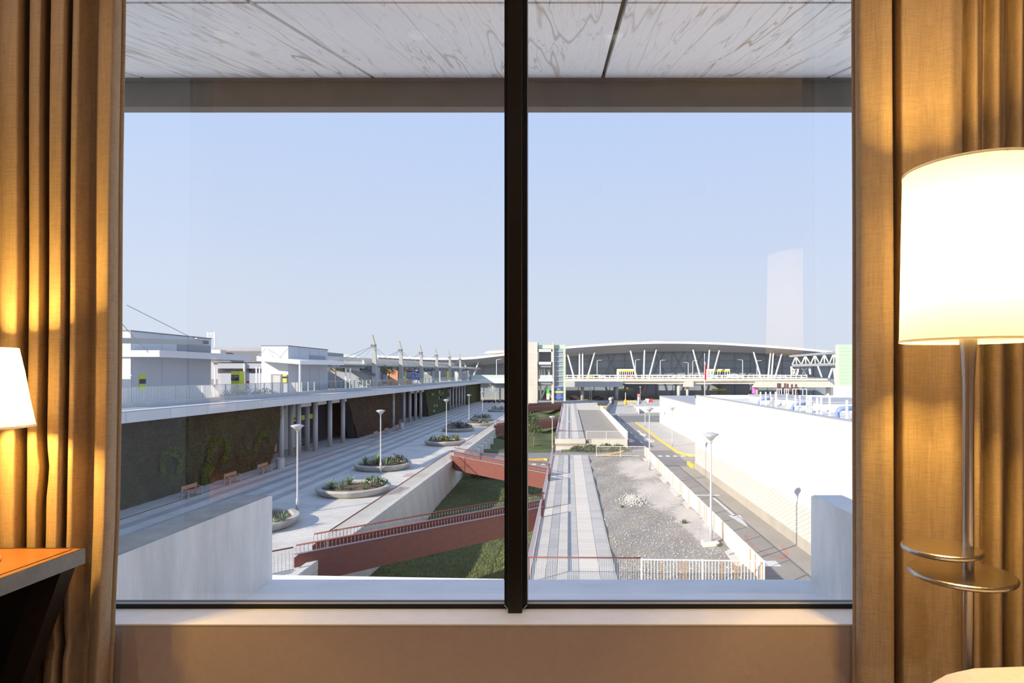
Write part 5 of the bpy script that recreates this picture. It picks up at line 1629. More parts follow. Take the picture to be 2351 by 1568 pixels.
M_roofl = pm('roof_light_grey', (0.62, 0.62, 0.61), 0.8, var=0.06, scale=0.4)
MB().box(WX + 0.35, 45, 16, 67.35, WT - 0.36, WT - 0.33).build('roof_surface', M_roofl, wb)

w3 = thing('white_annex', 'lower white building with a grey roof beyond the big white building', 'building', (25, 100, ZR))
MB().box(19.2, 60, 67.9, 129, ZR, -3.55).build('body', M_white, w3)
rfm = MB().box(0, 40.9, 0, 6.0, -0.06, 0.06).mesh('roof_sheet', M_roofgrey)
for k in range(10): piece(rfm, 'roof_sheet', w3, (19.1, 68 + k * 6.1, -3.47))
MB().box(19.12, 19.2, 92, 93.2, ZR + 0.9, ZR + 3.1).build('door', M_fascia, w3)
MB().box(19.12, 19.2, 84, 85.3, ZR, ZR + 2.3).build('door', M_fascia, w3)
MB().box(19.12, 19.2, 115, 116.5, ZR + 2.4, ZR + 4.4).build('window_slot', M_fascia, w3)
MB().box(19.12, 19.2, 99, 100, ZR + 2.2, ZR + 4.0).build('window_slot', M_fascia, w3)
hy = thing('hydrant_cabinet', 'narrow red and black hose cabinet on the lower white building wall', 'cabinet', (19.1, 90, ZR + 0.6))
MB().box(18.95, 19.2, 89.6, 90.2, ZR + 0.7, ZR + 2.0).build('cabinet', M_reds, hy)
MB().box(18.93, 19.2, 89.0, 89.6, ZR + 0.7, ZR + 2.0).build('cabinet_side', M_pavd, hy)

# roof equipment on the white building
ZRF = WT - 0.33
def pipe_unit(px, py, Y, label, L=5.0):
    p = at(px, py, Y)
    z = ZRF
    t = thing('pump_pipe', label, 'pipe', (p.x, Y, z), group='blue roof pipes')
    s = L
    r = 0.19 * s
    x = p.x
    def P(a, h): return (x + a * s, Y, z + h * s)
    MB().tube([P(0, 0), P(0, 0.5), P(0.08, 0.74), P(0.28, 0.88), P(0.6, 0.92), P(1.5, 0.92)], r, 14).build('pipe', M_pipe, t, smooth=True)
    for k in (0.75, 1.45):
        MB().tube([P(k, 0.92), P(k + 0.1, 0.92)], r * 1.25, 14).build('flange', M_pipe, t)
    MB().tube([P(1.5, 0.9), P(1.6, 0.9), P(1.65, 0.9), P(2.2, 0.9)], [0.2 * s, 0.36 * s, 0.36 * s, 0.30 * s], 14).build('motor', M_pump, t, smooth=True)
    MB().box(x + 0.8 * s, x + 0.95 * s, Y - 0.15 * s, Y + 0.15 * s, z, z + 0.75 * s).build('saddle', M_galv, t)
    MB().box(x + 1.6 * s, x + 2.2 * s, Y - 0.3 * s, Y + 0.3 * s, z, z + 0.55 * s).build('motor_base', M_roofgrey, t)
def roofpt(px, off):
    # depth at which the roof level is seen just behind the wall top
    X = WX + off
    return X * F / (px - PX)
pipe_unit(1743, 0, roofpt(1743, 2.2), 'blue elbow pipe with motor farthest back on the white roof', 0.62)
pipe_unit(1820, 0, roofpt(1820, 2.0), 'blue elbow pipe with motor in the middle of the white roof', 0.62)
pipe_unit(1922, 0, roofpt(1922, 1.8), 'blue elbow pipe nearest on the white roof by the curtain', 0.75)
upm = MB().box(-0.045, 0.045, -0.045, 0.045, 0, 1.25).mesh('upright', M_whitepaint)
for i, (px, off, lab) in enumerate(((1746, 1.6, 'leftmost white upright frame on the white roof'), (1758, 2.0, 'second white upright frame from the left on the roof'), (1782, 1.4, 'third white upright frame from the left on the roof'), (1826, 1.5, 'fourth white upright frame, beside the middle blue pipe'), (1836, 1.9, 'fifth white upright frame, beside the middle blue pipe motor'), (1858, 1.7, 'sixth white upright frame on the roof'), (1876, 1.3, 'seventh white upright frame on the roof'), (1944, 1.6, 'rightmost white upright frame, by the nearest blue pipe'))):
    Y = roofpt(px, off)
    t = thing('roof_frame', lab, 'frame', (WX + off, Y, ZRF), group='white roof frames')
    piece(upm, 'upright', t, (WX + off, Y, ZRF))
    piece(upm, 'upright', t, (WX + off + 0.9, Y + 0.3, ZRF))
    MB().beam((WX + off, Y, ZRF + 0.5), (WX + off + 0.9, Y + 0.3, ZRF + 0.5), 0.05, 0.05).build('crossbar', M_whitepaint, t)
# low parapet walls and higher roof volumes behind
def rbox(x0, y0, x1, y1, Y, dep, m, name, label, cat, cap=None):
    a, b = at(x0, y0, Y), at(x1, y1, Y)
    t = thing(name, label, cat, (a.x, Y, b.z))
    MB().box(a.x, b.x, Y, Y + dep, b.z, a.z).build('body', m, t)
    if cap: MB().box(a.x - 0.1, b.x + 0.1, Y - 0.1, Y + dep, a.z, a.z + 0.12).build('cap', cap, t)
    return t
rbox(1800, 917, 1900, 945, 52, 10, M_white, 'roof_box', 'white rooftop block with a grey slanted lid behind the middle pipe', 'roof block', M_roofgrey)
rbox(1890, 926, 2060, 962, 44, 8, M_white, 'roof_box', 'white rooftop block behind the nearest blue pipe', 'roof block', M_roofgrey)
wr = thing('rear_roof_rail', 'long white double rail wall behind the white roof', 'railing', at(1760, 910, 118))
a, b = at(1632, 908.5, 118), at(1884, 917, 118)
MB().beam((a.x, 118, a.z), (b.x, 118, a.z - 0.05), 0.3, 0.30).build('top_beam', M_white, wr)
MB().beam((a.x, 118, a.z - 0.75), (b.x, 118, a.z - 0.8), 0.3, 0.30).build('lower_beam', M_white, wr)
pm_ = MB().box(-0.2, 0.2, -0.2, 0.2, -1.6, 0.1).mesh('post', M_white)
for k in range(9): piece(pm_, 'post', wr, (a.x + (b.x - a.x) * k / 8, 118, a.z))
MB().box(a.x, b.x + 8, 119, 121, ZR, a.z - 1.1).build('wall', M_white, wr)
fl_ = [(1787, 880, 906), (1792, 880, 906), (1803, 880, 908), (1809, 881, 906), (1819, 882, 908), (1828.5, 882, 907)]
for i, (px, y0, y1) in enumerate(fl_):
    t = thing('roof_flue', ['first', 'second', 'third', 'fourth', 'fifth', 'sixth'][i] + ' dark brown flue from the left behind the white roof', 'flue', at(px, y1, 110), group='brown flues')
    p = at(px, y0, 110); q = at(px, y1 + 4, 110)
    MB().box(p.x - 0.14, p.x + 0.14, 110, 110.3, q.z, p.z).build('stack', M_brown, t)
    MB().box(p.x - 0.32, p.x + 0.32, 109.8, 110.4, q.z, q.z + 1.0).build('casing', M_brown, t)
for i, (x0, x1) in enumerate(((1784, 1794), (1801, 1810), (1820, 1834), (1834, 1852))):
    t = thing('flue_cage', ['leftmost', 'second', 'third', 'rightmost'][i] + ' white rectangular cage frame around the brown flues', 'frame', at(x0, 906, 109), group='white cages')
    for (p, q) in (((x0, 893), (x1, 893)), ((x0, 893), (x0, 908)), ((x1, 893), (x1, 908)), (((x0 + x1) / 2, 893), ((x0 + x1) / 2, 908))):
        MB().beam(at(*p, 109), at(*q, 109), 0.1, 0.1).build('bar', M_whitepaint, t)
rr = tag(MB().box(at(1880, 0, 120).x, at(2050, 0, 120).x, 120, 123, ZR, at(0, 914, 120).z).build('red_ground_strip', M_corten, origin=at(1930, 918, 120)), 'reddish strip of ground beyond the white roofs at the right', 'strip')

# ================================================================== TERMINAL, VIADUCT, TOWER
YV, YT = 205.0, 232.0
tm = thing('terminal_building', 'airport terminal with a sweeping white roof and dark glass front', 'building', (20, 240, ZP))
xa, xb = at(880, 0, YT).x, at(1990, 0, YT).x
mul_ = MB().box(-0.12, 0.12, -0.2, 0.0, ZP, 8.3).mesh('mullion', M_tmull)
k = 0
x = at(1000, 0, YT).x
while x < xb:
    piece(mul_, 'mullion', tm, (x, YT + 0.25, 0)); x += 6.0
for z in (-3.0, 0.2, 3.2, 5.8):
    MB().box(xa, xb, YT, YT + 0.25, z, z + 0.22).build('transom', M_tmull, tm)
# X-bracing inside the glass
for px in (1500, 1545, 1590, 1760, 1340, 1390):
    for (p, q) in (((px, 806), (px + 28, 858)), ((px + 28, 806), (px, 858))):
        MB().beam(at(*p, YT - 0.05), at(*q, YT - 0.05), 0.2, 0.2).build('brace', M_tmull, tm)
# roof: fascia line in pixels (front edge at YT - 14)
YE = YT - 14
edge = [(866, 815.5), (920, 818.5), (980, 821), (1030, 821.5), (1080, 820), (1120, 816), (1157, 811.5), (1215, 803.5), (1300, 795.5), (1380, 789.5), (1450, 785.8), (1510, 784.2), (1570, 784.3), (1640, 786), (1700, 789.3), (1760, 793), (1820, 797.5), (1880, 803), (1945, 809.5)]
e3 = smooth_profile([(at(px, py, YE).x, at(px, py, YE).z) for px, py in edge], 4)
gpoly = [(x * YT / YE, z - 1.5) for x, z in e3]
gpoly = [(gpoly[0][0], ZP)] + gpoly + [(gpoly[-1][0], ZP)]
MB().prism(gpoly, 'y', YT + 0.3, YT + 20).build('glass_front', M_tglass, tm)
rt = MB()
n = len(e3)
for (x, z) in e3:
    th = 0.75
    rt.v += [(x, YE, z), (x, YE, z - th), (x * 1.02, YT + 70, z + 1.0), (x * 1.02, YT + 70, z + 0.4)]
for i in range(n - 1):
    a, b = 4 * i, 4 * (i + 1)
    rt.f += [(a, b, b + 1, a + 1), (a, a + 2, b + 2, b), (a + 2, a + 3, b + 3, b + 2)]
rt.build('roof', M_troof, tm)
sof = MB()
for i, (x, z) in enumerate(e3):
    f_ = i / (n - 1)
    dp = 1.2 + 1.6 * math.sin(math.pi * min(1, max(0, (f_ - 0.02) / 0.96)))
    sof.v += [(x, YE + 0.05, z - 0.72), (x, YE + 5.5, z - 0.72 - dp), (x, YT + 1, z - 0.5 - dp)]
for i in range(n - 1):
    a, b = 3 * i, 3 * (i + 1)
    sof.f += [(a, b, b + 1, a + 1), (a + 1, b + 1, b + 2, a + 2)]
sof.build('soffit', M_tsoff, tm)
for (px, w, h, yy) in ((1172, 62, 1.9, 809), (1515, 34, 1.0, 784.5)):
    c = at(px, yy, YT + 25)
    rx = w * (YT + 25) / F
    MB().lathe((c.x, YT + 25, c.z - 0.5), [(rx, 0), (rx * 0.86, h * 0.5), (rx * 0.55, h * 0.85), (0.05, h + 0.3)], 32).build('roof_dome', M_dome, tm, smooth=True)
# inclined white columns in front of the glass
cl_ = [((1302.5, 811), (1316.5, 862)), ((1330.6, 808), (1330.6, 866)), ((1337.7, 808), (1337.7, 866)), ((1366, 807), (1350.5, 862)),
       ((1447, 803), (1460.5, 862)), ((1480, 801), (1478, 862)), ((1507.5, 801), (1491.5, 862)),
       ((1590.5, 801), (1607, 862)), ((1629, 801), (1625, 861)), ((1652, 803), (1636.5, 861)),
       ((1729.5, 806), (1745, 860)), ((1769.5, 806), (1764, 862)), ((1776, 806), (1771.5, 862)), ((1795.5, 810), (1781, 861)),
       ((1103, 818), (1090, 856)), ((1062, 824), (1075, 856)), ((1876, 836), (1885, 861))]
for (p, q) in cl_:
    a, b = at(*p, YE + 3), at(*q, YE + 3)
    MB().tube([b + (b - a) * 0.25, b, a], [0.31, 0.31, 0.25], 12).build('inclined_column', M_whitepaint, tm, smooth=True)
for (p, q) in (((1478, 885), (1474, 915)), ((1466, 885), (1476, 915)), ((1489, 885), (1480, 915)), ((1612, 885), (1616, 915)), ((1628, 885), (1620, 915))):
    a, b = at(*p, YE + 3), at(*q, YE + 3)
    MB().tube([b, a], 0.4, 10).build('inclined_column', M_column, tm, smooth=True)
# entrances on the upper level, coloured clutter behind
for (x0, x1) in ((1418, 1458), (1630, 1676)):
    a, b = at(x0, 847, YE + 6), at(x1, 862, YE + 6)
    MB().box(a.x, b.x, YE + 6, YE + 12, b.z - 2, a.z).build('entrance_portal', M_cream, tm)
    MB().box(a.x + 0.6, b.x - 0.4, YE + 5.9, YE + 6, b.z - 2, a.z - 0.55).build('entrance_opening', M_darkglass, tm)
    MB().box(a.x + 0.6, b.x - 0.4, YE + 5.8, YE + 5.95, a.z - 1.0, a.z - 0.55).build('entrance_sign', M_signy, tm)
    for k in range(7):
        xx = a.x + 1.0 + (b.x - a.x - 2.0) * k / 6
        MB().box(xx - 0.1, xx + 0.1, YE + 5.7, YE + 5.9, b.z - 2, a.z - 1.0).build('entrance_mullion', M_signw, tm)
# ground level entrance signs
for (x0, x1, y0, y1) in ((1421, 1455, 892.5, 896), (1635, 1668, 892.5, 896)):
    a, b = at(x0, y0, YE + 4), at(x1, y1, YE + 4)
    MB().box(a.x, b.x, YE + 4, YE + 4.3, b.z, a.z).build('hanging_sign', M_signy, tm)

# ---- viaduct
vd = thing('viaduct', 'elevated roadway with white barrier rails in front of the terminal', 'viaduct', (30, YV, ZP))
xl, xr = at(1290, 0, YV).x, at(1900, 0, YV).x
def vz(py): return at(0, py, YV).z
MB().box(xl, xr, YV, YE + 8, vz(876), vz(870)).build('deck', M_concw, vd)
MB().box(xl - 26, xl, YV, YE + 8, vz(876), vz(870)).build('deck', M_concw, vd)
MB().box(xl, xr, YV - 0.1, YV + 0.5, vz(873.5), vz(869)).build('parapet', M_concw, vd)
MB().tube([(xl, YV + 0.2, vz(874)), (xr, YV + 0.2, vz(874))], 0.32, 10).build('edge_tube', M_concw, vd, smooth=True)
for py in (861.8, 866.5):
    MB().beam((xl, YV, vz(py)), (xr - 7, YV, vz(py)), 0.2, 0.28).build('barrier_rail', M_whitepaint, vd)
bpst = MB().box(-0.14, 0.14, -0.1, 0.1, 0, 1.5).mesh('barrier_post', M_whitepaint)
nb = 46
for k in range(nb + 1):
    piece(bpst, 'barrier_post', vd, (xl + (xr - 7 - xl) * k / nb, YV, vz(870.5)))
MB().box(at(1299, 0, YV).x, at(1427.5, 0, YV).x, YV - 2.5, YV + 3, vz(888), vz(875.5)).build('girder', M_column, vd)
MB().box(at(1427, 0, YV).x, at(1737, 0, YV).x, YV + 0.6, YV + 4, vz(881.5), vz(875)).build('girder', M_concw, vd)
MB().prism([(at(1735, 0, YV).x, vz(875.5)), (at(1730, 0, YV).x, vz(889)), (at(1918, 0, YV).x, vz(889)), (at(1900, 0, YV).x, vz(875.5))], 'y', YV - 1.5, YV + 4).build('girder', M_concw, vd)
MB().prism([(at(1571, 0, YV).x, vz(875.5)), (at(1569, 0, YV).x, vz(888)), (at(1591, 0, YV).x, vz(888)), (at(1591, 0, YV).x, vz(875.5))], 'y', YV - 1, YV + 4).build('pier_head', M_concw, vd)
for px, w in ((1415.5, 4.2), (1337, 4.0), (1558, 3.8), (1578, 3.0), (1736, 5), (1901, 4.5)):
    x = at(px, 0, YV + 2).x
    r = w * YV / F
    MB().lathe((x, YV + 2, ZP), [(r, 0), (r, 6.2)], 16).build('pier', M_concw if px > 1500 else M_column, vd, smooth=True)
x = at(1736, 0, YV).x
MB().lathe((x, YV + 2, ZP), [(0.80, 2.3), (0.80, 4.6)], 16, cap=False).build('pier_poster', M_pink, vd, smooth=True)
# left continuation: glass balustrade walkway
gb = thing('footbridge_walkway', 'white-edged walkway with a pale glass balustrade at the end of the terrace', 'walkway', at(1110, 880, 196))
MB().box(at(1082, 0, 196).x, at(1240, 0, 196).x, 196, 203, at(0, 880, 196).z, at(0, 870.5, 196).z).build('edge_beam', M_troof, gb)
MB().box(at(1082, 0, 196).x, at(1240, 0, 196).x, 196.3, 196.5, at(0, 871, 196).z, at(0, 862.5, 196).z).build('balustrade', M_greeng, gb)
MB().beam(at(1082, 861.5, 196.4), at(1240, 861.5, 196.4), 0.2, 0.2).build('handrail', M_whitepaint, gb)
MB().box(at(1146.5, 0, 198).x, at(1149.5, 0, 198).x, 198, 199, ZP, at(0, 880, 198).z).build('pillar', M_cream, gb)
cam_ = at(1131, 889, 215)
for k in range(8):
    a = k * math.pi / 4
    MB().beam(cam_, cam_ + Vector((1.6 * math.cos(a), 0, 1.6 * math.sin(a))), 0.1, 0.1).build('star_lattice_bar', M_whitepaint, gb)
# street lamps on the viaduct
for i, (px, top) in enumerate(((1371, 828), (1459, 827), (1516, 828), (1580, 833), (1590.5, 829), (1705, 827), (1738, 829), (1140, 826))):
    t = thing('street_lamp', ['first', 'second', 'third', 'fourth', 'fifth', 'sixth', 'seventh', 'leftmost'][i] + (' slim street lamp from the left on the viaduct' if i < 7 else ' slim street lamp, left of the dark mullion by the terminal'), 'street lamp', at(px, 862, YV + 6), group='viaduct street lamps')
    p = at(px, 868, YV + 6); q = at(px, top, YV + 6)
    MB().tube([p, q], [0.14, 0.08], 8).build('pole', M_lampw, t, smooth=True)
    sgn = -1 if i in (5, 3) else 1
    MB().tube([q, q + Vector((0.5 * sgn, 0, 0.15)), q + Vector((1.2 * sgn, 0, 0.2))], 0.07, 6).build('arm', M_lampw, t)
    MB().bbox(q.x + (1.0 if sgn > 0 else -1.7), q.x + (1.7 if sgn > 0 else -1.0), YV + 5.85, YV + 6.15, q.z + 0.1, q.z + 0.26, 0.03).build('lamp_head', M_lampt, t)

# ---- cars
def car(label, x, y, z, col, L=4.4, pickup=False):
    m = pm('car_paint_%s' % label.split()[0], col, 0.3, spec=0.6)
    t = thing('car', label, 'car', (x, y, z), group='cars')
    h0, h1, h2 = 0.28, 0.85, 1.45
    pr = [(-L / 2, h0), (L / 2, h0), (L / 2, h1 - 0.1), (L * 0.30, h1), (-L / 2, h1)]
    MB().prism([(x + a, z + b) for a, b in pr], 'y', y, y + 1.75).build('body', m, t)
    cb = [(-L * 0.40, h1), (L * 0.28, h1), (L * 0.12, h2), (-L * 0.27, h2)] if not pickup else [(-L * 0.45, h1), (L * 0.25, h1), (L * 0.12, h2 + 0.1), (-L * 0.45, h2 + 0.1)]
    MB().prism([(x + a, z + b) for a, b in cb], 'y', y + 0.12, y + 1.63).build('cabin', m, t)
    gl_ = [(-L * 0.35, h1 + 0.04), (L * 0.22, h1 + 0.04), (L * 0.10, h2 - 0.08), (-L * 0.25, h2 - 0.08)]
    MB().prism([(x + a, z + b) for a, b in gl_], 'y', y + 0.09, y + 1.66).build('windows', M_cglass, t)
    for sx in (-0.31, 0.31):
        for yy in (y - 0.02, y + 1.55):
            mb = MB().tube([(x + sx * L, yy, z + 0.31), (x + sx * L, yy + 0.22, z + 0.31)], 0.31, 14)
            mb.build('wheel', M_tyre, t)
    return t
zv = vz(870)
for (px, lab, col, pu) in ((1361, 'yellow taxi on the viaduct before the first columns', (0.75, 0.55, 0.05), False), (1376, 'white car on the viaduct beside the yellow taxi', (0.8, 0.8, 0.8), False), (1560, 'silver car on the viaduct in the middle', (0.6, 0.62, 0.63), False), (1630, 'pale car on the viaduct by the flagpole', (0.75, 0.76, 0.77), False), (1690, 'white van on the viaduct before the right entrance', (0.82, 0.82, 0.82), True), (1792, 'grey car on the viaduct at the right columns', (0.45, 0.48, 0.5), False), (1447, 'red car on the viaduct before the left entrance', (0.55, 0.10, 0.06), False)):
    car(lab, at(px, 0, YV + 3).x, YV + 3, zv + 0.02, col, 4.6 if not pu else 5.4, pu)
for (px, lab, col) in ((1372, 'navy car under the viaduct left of the pillar', (0.03, 0.04, 0.09)), (1444, 'black car under the viaduct right of the pillar', (0.02, 0.02, 0.025)), (1320, 'charcoal car under the viaduct near the tower', (0.05, 0.05, 0.055))):
    car(lab, at(px, 0, YV + 6).x, YV + 6, ZP, col)

# ---- concrete tower with open floors, elevator shaft and blue sign
tw = thing('concrete_tower', 'pale concrete stair tower with open landings and a green-framed glass lift', 'tower', at(1250, 925, 182))
Yt = 182.0
def tb(x0, x1, y0, y1, d0, d1, m, nm):
    a, b = at(x0, y0, Yt), at(x1, y1, Yt)
    return MB().box(a.x, b.x, Yt + d0, Yt + d1, b.z, a.z).build(nm, m, tw)
for (y0, y1) in ((785, 814), (814, 845), (845, 884), (884, 926)):
    tb(1188, 1234.2, y0 + 0.15, y1, 0, 6, M_concw, 'concrete_panel')
tb(1236, 1297, 791.5, 800, 1.2, 5, M_green, 'green_crown')
tb(1234, 1269.5, 802, 807.3, 0.3, 7, M_whitepaint, 'landing_beam')
tb(1234, 1269.5, 830.8, 837, 0.3, 7, M_whitepaint, 'landing_beam')
tb(1234, 1269.5, 870, 876, 0.3, 7, M_whitepaint, 'landing_beam')
tb(1234.2, 1236, 802, 837, 0.3, 1, M_whitepaint, 'landing_post')
tb(1265.5, 1268.5, 802, 837, 0.3, 1, M_whitepaint, 'landing_post')
tb(1236, 1266, 837.5, 843, 0.8, 6, M_tmull, 'ceiling_shade')
tb(1236, 1266, 876.5, 882, 0.8, 6, M_tmull, 'ceiling_shade')
tb(1236, 1268, 807, 831, 6, 6.3, M_tmull, 'rear_wall')
tb(1236, 1268, 861, 869.5, 0.6, 0.7, M_greeng, 'glass_guard')
tb(1268.8, 1271.8, 785, 926, -0.2, 5, M_concw, 'fin_wall')
tb(1266, 1269, 884, 926, 0.1, 1, M_concw, 'landing_post')
tb(1271.8, 1293.5, 800, 888, 1, 1.2, M_tglass, 'lift_glass')
for py in (806, 818, 829, 840, 851, 863, 875, 886):
    tb(1272, 1293, py, py + 1.2, 0.7, 1.0, M_fascia, 'lift_transom')
tb(1293.5, 1298.2, 791.5, 921, 0.4, 4, M_green, 'green_pillar')
tb(1297, 1298.6, 812, 921, 0.2, 0.5, M_green, 'green_edge')
for (p, q) in (((1241, 878), (1241, 918)), ((1238, 845), (1238.5, 864)), ((1243, 846), (1243, 866)), ((1249, 845), (1250, 866)), ((1254, 888), (1243, 914)), ((1254, 888), (1266, 914)), ((1257, 848), (1263, 866)), ((1262, 848), (1257, 866))):
    MB().tube([at(*p, Yt + 3), at(*q, Yt + 3)], 0.3, 8).build('round_strut', M_whitepaint, tw, smooth=True)
tb(1254, 1261, 893, 904, 2, 3, M_lgreen, 'green_poster')
tb(1254, 1261, 904, 918, 2, 3, M_cream, 'poster_base')
bsn = thing('blue_totem', 'blue direction board with a yellow stripe at the foot of the tower', 'sign', at(1283, 917, Yt + 0.3))
a, b = at(1273, 889.5, Yt + 0.3), at(1293, 918, Yt + 0.3)
MB().box(a.x, b.x, Yt + 0.3, Yt + 0.6, b.z, a.z).build('board', M_blue, bsn)
z0, z1 = at(0, 898, Yt).z, at(0, 902, Yt).z
MB().box(a.x, b.x, Yt + 0.25, Yt + 0.3, z1, z0).build('yellow_stripe', M_signy, bsn)
text('lettering', 'SCL', 0.62, at(1283, 894, Yt + 0.24), UPR, M_signw, bsn)
for k, s in enumerate(('Terminal', 'Terminal', 'Estacionamientos', 'Hotel')):
    text('lettering', s, 0.30, at(1283, 904.5 + k * 3.6, Yt + 0.24), UPR, M_signw, bsn)

# ---- green block and white truss bridge at the right
gbk = thing('green_block', 'pale green clad block with a white ground floor at the right edge', 'building', at(1945, 925, 165))
Yg = 165.0
a, b = at(1927, 791, Yg), at(1960, 887, Yg)
hgt = (a.z - b.z) / 12
gpn = MB().box(0, b.x - a.x, 0, 0.2, 0.01, hgt - 0.02).mesh('cladding_panel', M_green)
MB().box(a.x, b.x + 14, Yg + 0.2, Yg + 2.5, b.z, a.z).build('core', M_green, gbk)
for k in range(12): piece(gpn, 'cladding_panel', gbk, (a.x, Yg, b.z + k * hgt))
for k in range(5):
    MB().box(b.x + 0.3, b.x + 9, Yg + 0.1, Yg + 0.2, b.z + 0.4 + k * 2.2, b.z + 1.6 + k * 2.2).build('window', M_tglass, gbk)
    MB().box(b.x + 0.1, b.x + 9, Yg + 0.0, Yg + 0.2, b.z + 1.7 + k * 2.2, b.z + 2.2 + k * 2.2).build('window_band', M_whitepaint, gbk)
MB().box(a.x - 0.3, b.x + 14, Yg - 0.2, Yg + 3, ZP - 1.5, b.z).build('ground_floor', M_white, gbk)
MB().box(at(1942, 0, Yg - 0.3).x, b.x + 10, Yg - 0.3, Yg - 0.2, ZP, at(0, 896, Yg).z).build('shutter_door', M_fascia, gbk)
tz = thing('truss_bridge', 'white steel truss skybridge joining the terminal to the green block', 'skybridge', at(1870, 840, 172))
Yb = 172.0
top = [(1816, 819), (1925, 810.5)]
bot = [(1819, 838), (1925, 835)]
for yy in (Yb, Yb + 4):
    MB().beam(at(*top[0], yy), at(*top[1], yy), 0.35, 0.35).build('top_chord', M_whitepaint, tz)
    MB().beam(at(*bot[0], yy), at(*bot[1], yy), 0.35, 0.35).build('bottom_chord', M_whitepaint, tz)
    n = 10
    for k in range(n):
        u0, u1 = k / n, (k + 1) / n
        def L(e, u): return (e[0][0] + (e[1][0] - e[0][0]) * u, e[0][1] + (e[1][1] - e[0][1]) * u)
        p, q = (L(bot, u0), L(top, u1)) if k % 2 == 0 else (L(top, u0), L(bot, u1))
        MB().tube([at(*p, yy), at(*q, yy)], 0.20, 8).build('diagonal', M_whitepaint, tz, smooth=True)
        if k % 2 == 1: MB().tube([at(*L(bot, u0), yy), at(*L(top, u0), yy)], 0.18, 8).build('vertical', M_whitepaint, tz, smooth=True)
MB().hexa([at(1819, 842, Yb - 0.2), at(1928, 839, Yb - 0.2), at(1928, 839, Yb + 4), at(1819, 842, Yb + 4), at(1819, 837, Yb - 0.2), at(1928, 834, Yb - 0.2), at(1928, 834, Yb + 4), at(1819, 837, Yb + 4)]).build('deck', M_roofgrey, tz)
MB().hexa([at(1812, 820, Yb - 0.4), at(1930, 811, Yb - 0.4), at(1930, 811, Yb + 4), at(1812, 820, Yb + 4), at(1812, 816, Yb - 0.4), at(1930, 805, Yb - 0.4), at(1930, 805, Yb + 4), at(1812, 816, Yb + 4)]).build('roof', M_roofgrey, tz)
for (p, q) in (((1913, 839), (1903, 868)), ((1914, 839), (1923, 916)), ((1817, 841), (1818, 862)), ((1833, 843), (1830, 862)), ((1858, 843), (1861, 860))):
    MB().tube([at(*p, Yb + 1), at(*q, Yb + 1)], 0.32, 8).build('support_leg', M_whitepaint, tz, smooth=True)
for px in (1824, 1846):
    for (p, q) in (((px - 4, 862), (px, 850)), ((px + 4, 862), (px, 850)), ((px, 850), (px - 6, 845)), ((px, 850), (px + 6, 845))):
        MB().tube([at(*p, Yb + 3), at(*q, Yb + 3)], 0.22, 6).build('strut', M_whitepaint, tz)

# ---- flagpole with a limp flag
fp = thing('flagpole', 'white flagpole with a limp red, white and blue flag before the terminal', 'flagpole', at(1618.5, 909, 130))
MB().tube([at(1618.5, 940, 130), at(1617.5, 811, 130)], [0.11, 0.06], 8).build('pole', M_whitepaint, fp, smooth=True)
def flag(y0, y1, x1t, x1b, m, nm):
    def fn(u, v):
        py = y0 + (y1 - y0) * v
        w = (x1t + (x1b - x1t) * v)
        p = at(1617 + w * u, py, 130)
        return (p.x, p.y + 0.12 * math.sin(u * 9 + v * 3), p.z - 0.2 * u)
    MB().grid(fn, 10, 12).build(nm, m, fp, smooth=True)
flag(816, 830, 1.4, 2.2, M_flagb, 'flag_canton')
flag(828, 836, 2.4, 3.0, M_signw, 'flag_white_band')
flag(832, 871, 3.4, 4.5, M_flagr, 'flag_red_band')
# ---- small street objects on the forecourt and ramp
yb = thing('ramp_divider', 'yellow wedge with a white pole in the middle of the ramp', 'bollard', at(1436, 930, 178))
c0 = at(1436, 930, 178)
MB().lathe((c0.x, 178, c0.z), [(0.5, 0), (0.28, 1.3), (0.1, 2.1)], 12).build('wedge', M_yel, yb, smooth=True)
MB().tube([(c0.x, 178, c0.z + 2.0), (c0.x, 178, c0.z + 3.4)], 0.08, 6).build('pole', M_whitepaint, yb)
MB().lathe((c0.x, 178, c0.z + 3.4), [(0.12, 0), (0.16, 0.1), (0.02, 0.25)], 8).build('lamp', M_whitepaint, yb)
rs = thing('no_entry_sign', 'round red and white road sign on a white pillar right of the ramp', 'sign', at(1466, 922, 196))
c0 = at(1466, 907, 196)
MB().box(c0.x - 0.3, c0.x + 0.3, 196, 196.4, ZP, c0.z).build('pillar', M_whitepaint, rs)
MB().tube([(c0.x, 195.9, c0.z), (c0.x, 195.95, c0.z)], 0.5, 18).build('disc', M_reds, rs)
MB().box(c0.x - 0.36, c0.x + 0.36, 195.85, 195.9, c0.z - 0.1, c0.z + 0.1).build('bar', M_signw, rs)
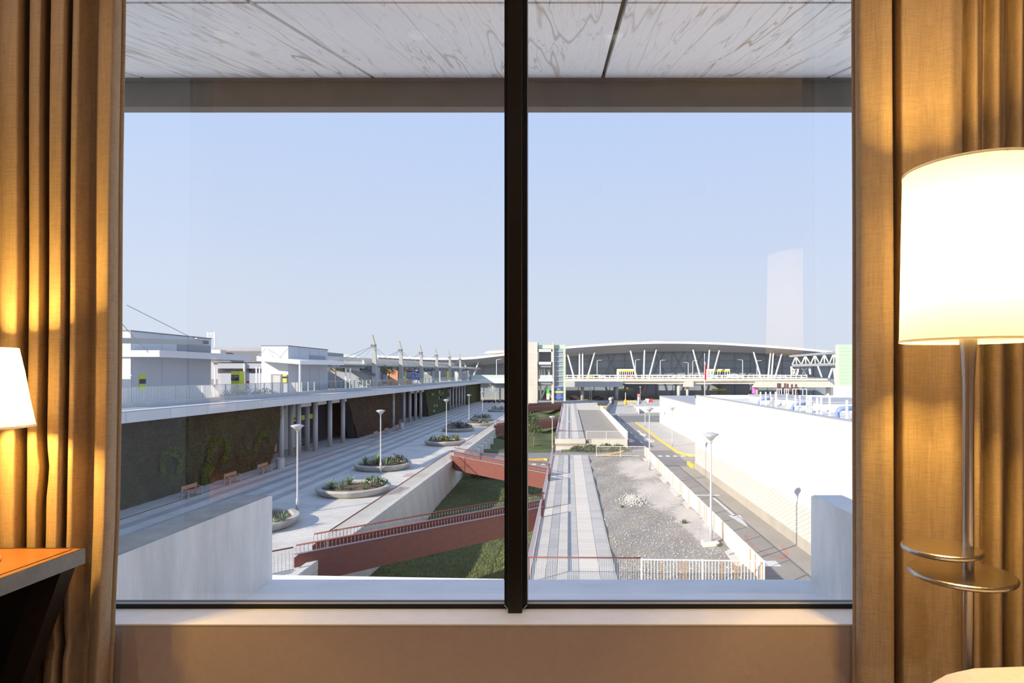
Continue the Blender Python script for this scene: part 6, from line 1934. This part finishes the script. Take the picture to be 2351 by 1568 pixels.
for i, (px, m, lab) in enumerate(((1486, M_whitepaint, 'white patterned traffic barrier block by the forecourt rail'), (1494, M_reds, 'red plastic barrier block by the forecourt rail'))):
    c0 = at(px, 922, 192)
    t = thing('barrier_block', lab, 'barrier', (c0.x, 192, ZP))
    MB().prism([(c0.x - 0.7, ZP), (c0.x + 0.7, ZP), (c0.x + 0.5, ZP + 1.1), (c0.x - 0.5, ZP + 1.1)], 'y', 192, 192.6).build('body', m, t)
    MB().box(c0.x - 0.6, c0.x - 0.2, 191.9, 192.7, ZP, ZP + 0.2).build('foot', M_pavd, t)
wh = thing('wheel_sculpture', 'white and dark rounded sign post at the top of the path ramp', 'sign', at(1401, 927, 180))
c0 = at(1401, 916, 180)
MB().lathe((c0.x, 180, c0.z), [(0.05, -0.5), (0.45, -0.3), (0.5, 0), (0.4, 0.35), (0.05, 0.5)], 12).build('head', M_whitepaint, wh, smooth=True)
MB().box(c0.x - 0.15, c0.x + 0.35, 180, 180.3, ZP, c0.z).build('post', M_whitepaint, wh)
MB().beam(at(1404, 911, 181), at(1408, 928, 181), 0.6, 0.9).build('rear_panel', M_pavd, wh)
# hanging lamps and cars seen low at the arcade: bicycle stand
bk = thing('bicycle', 'dark bicycle parked inside the arcade behind the first columns', 'bicycle', (-31.5, 71.5, ZP))
for yy in (71.0, 72.1):
    ring = [(-31.5, yy + 0.33 * math.cos(k * math.pi / 10), ZP + 0.40 + 0.33 * math.sin(k * math.pi / 10)) for k in range(21)]
    MB().tube(ring, 0.03, 5, cap=False).build('wheel', M_tyre, bk)
MB().tube([(-31.5, 71.0, ZP + 0.4), (-31.5, 71.35, ZP + 0.85), (-31.5, 71.9, ZP + 0.85), (-31.5, 72.1, ZP + 0.4)], 0.025, 5).build('frame_tube', M_lampt, bk)
MB().tube([(-31.7, 71.9, ZP + 1.05), (-31.5, 71.9, ZP + 1.0), (-31.3, 71.9, ZP + 1.05)], 0.02, 5).build('handlebar', M_tyre, bk)
MB().box(-31.56, -31.44, 71.2, 71.45, ZP + 0.9, ZP + 0.95).build('saddle', M_tyre, bk)
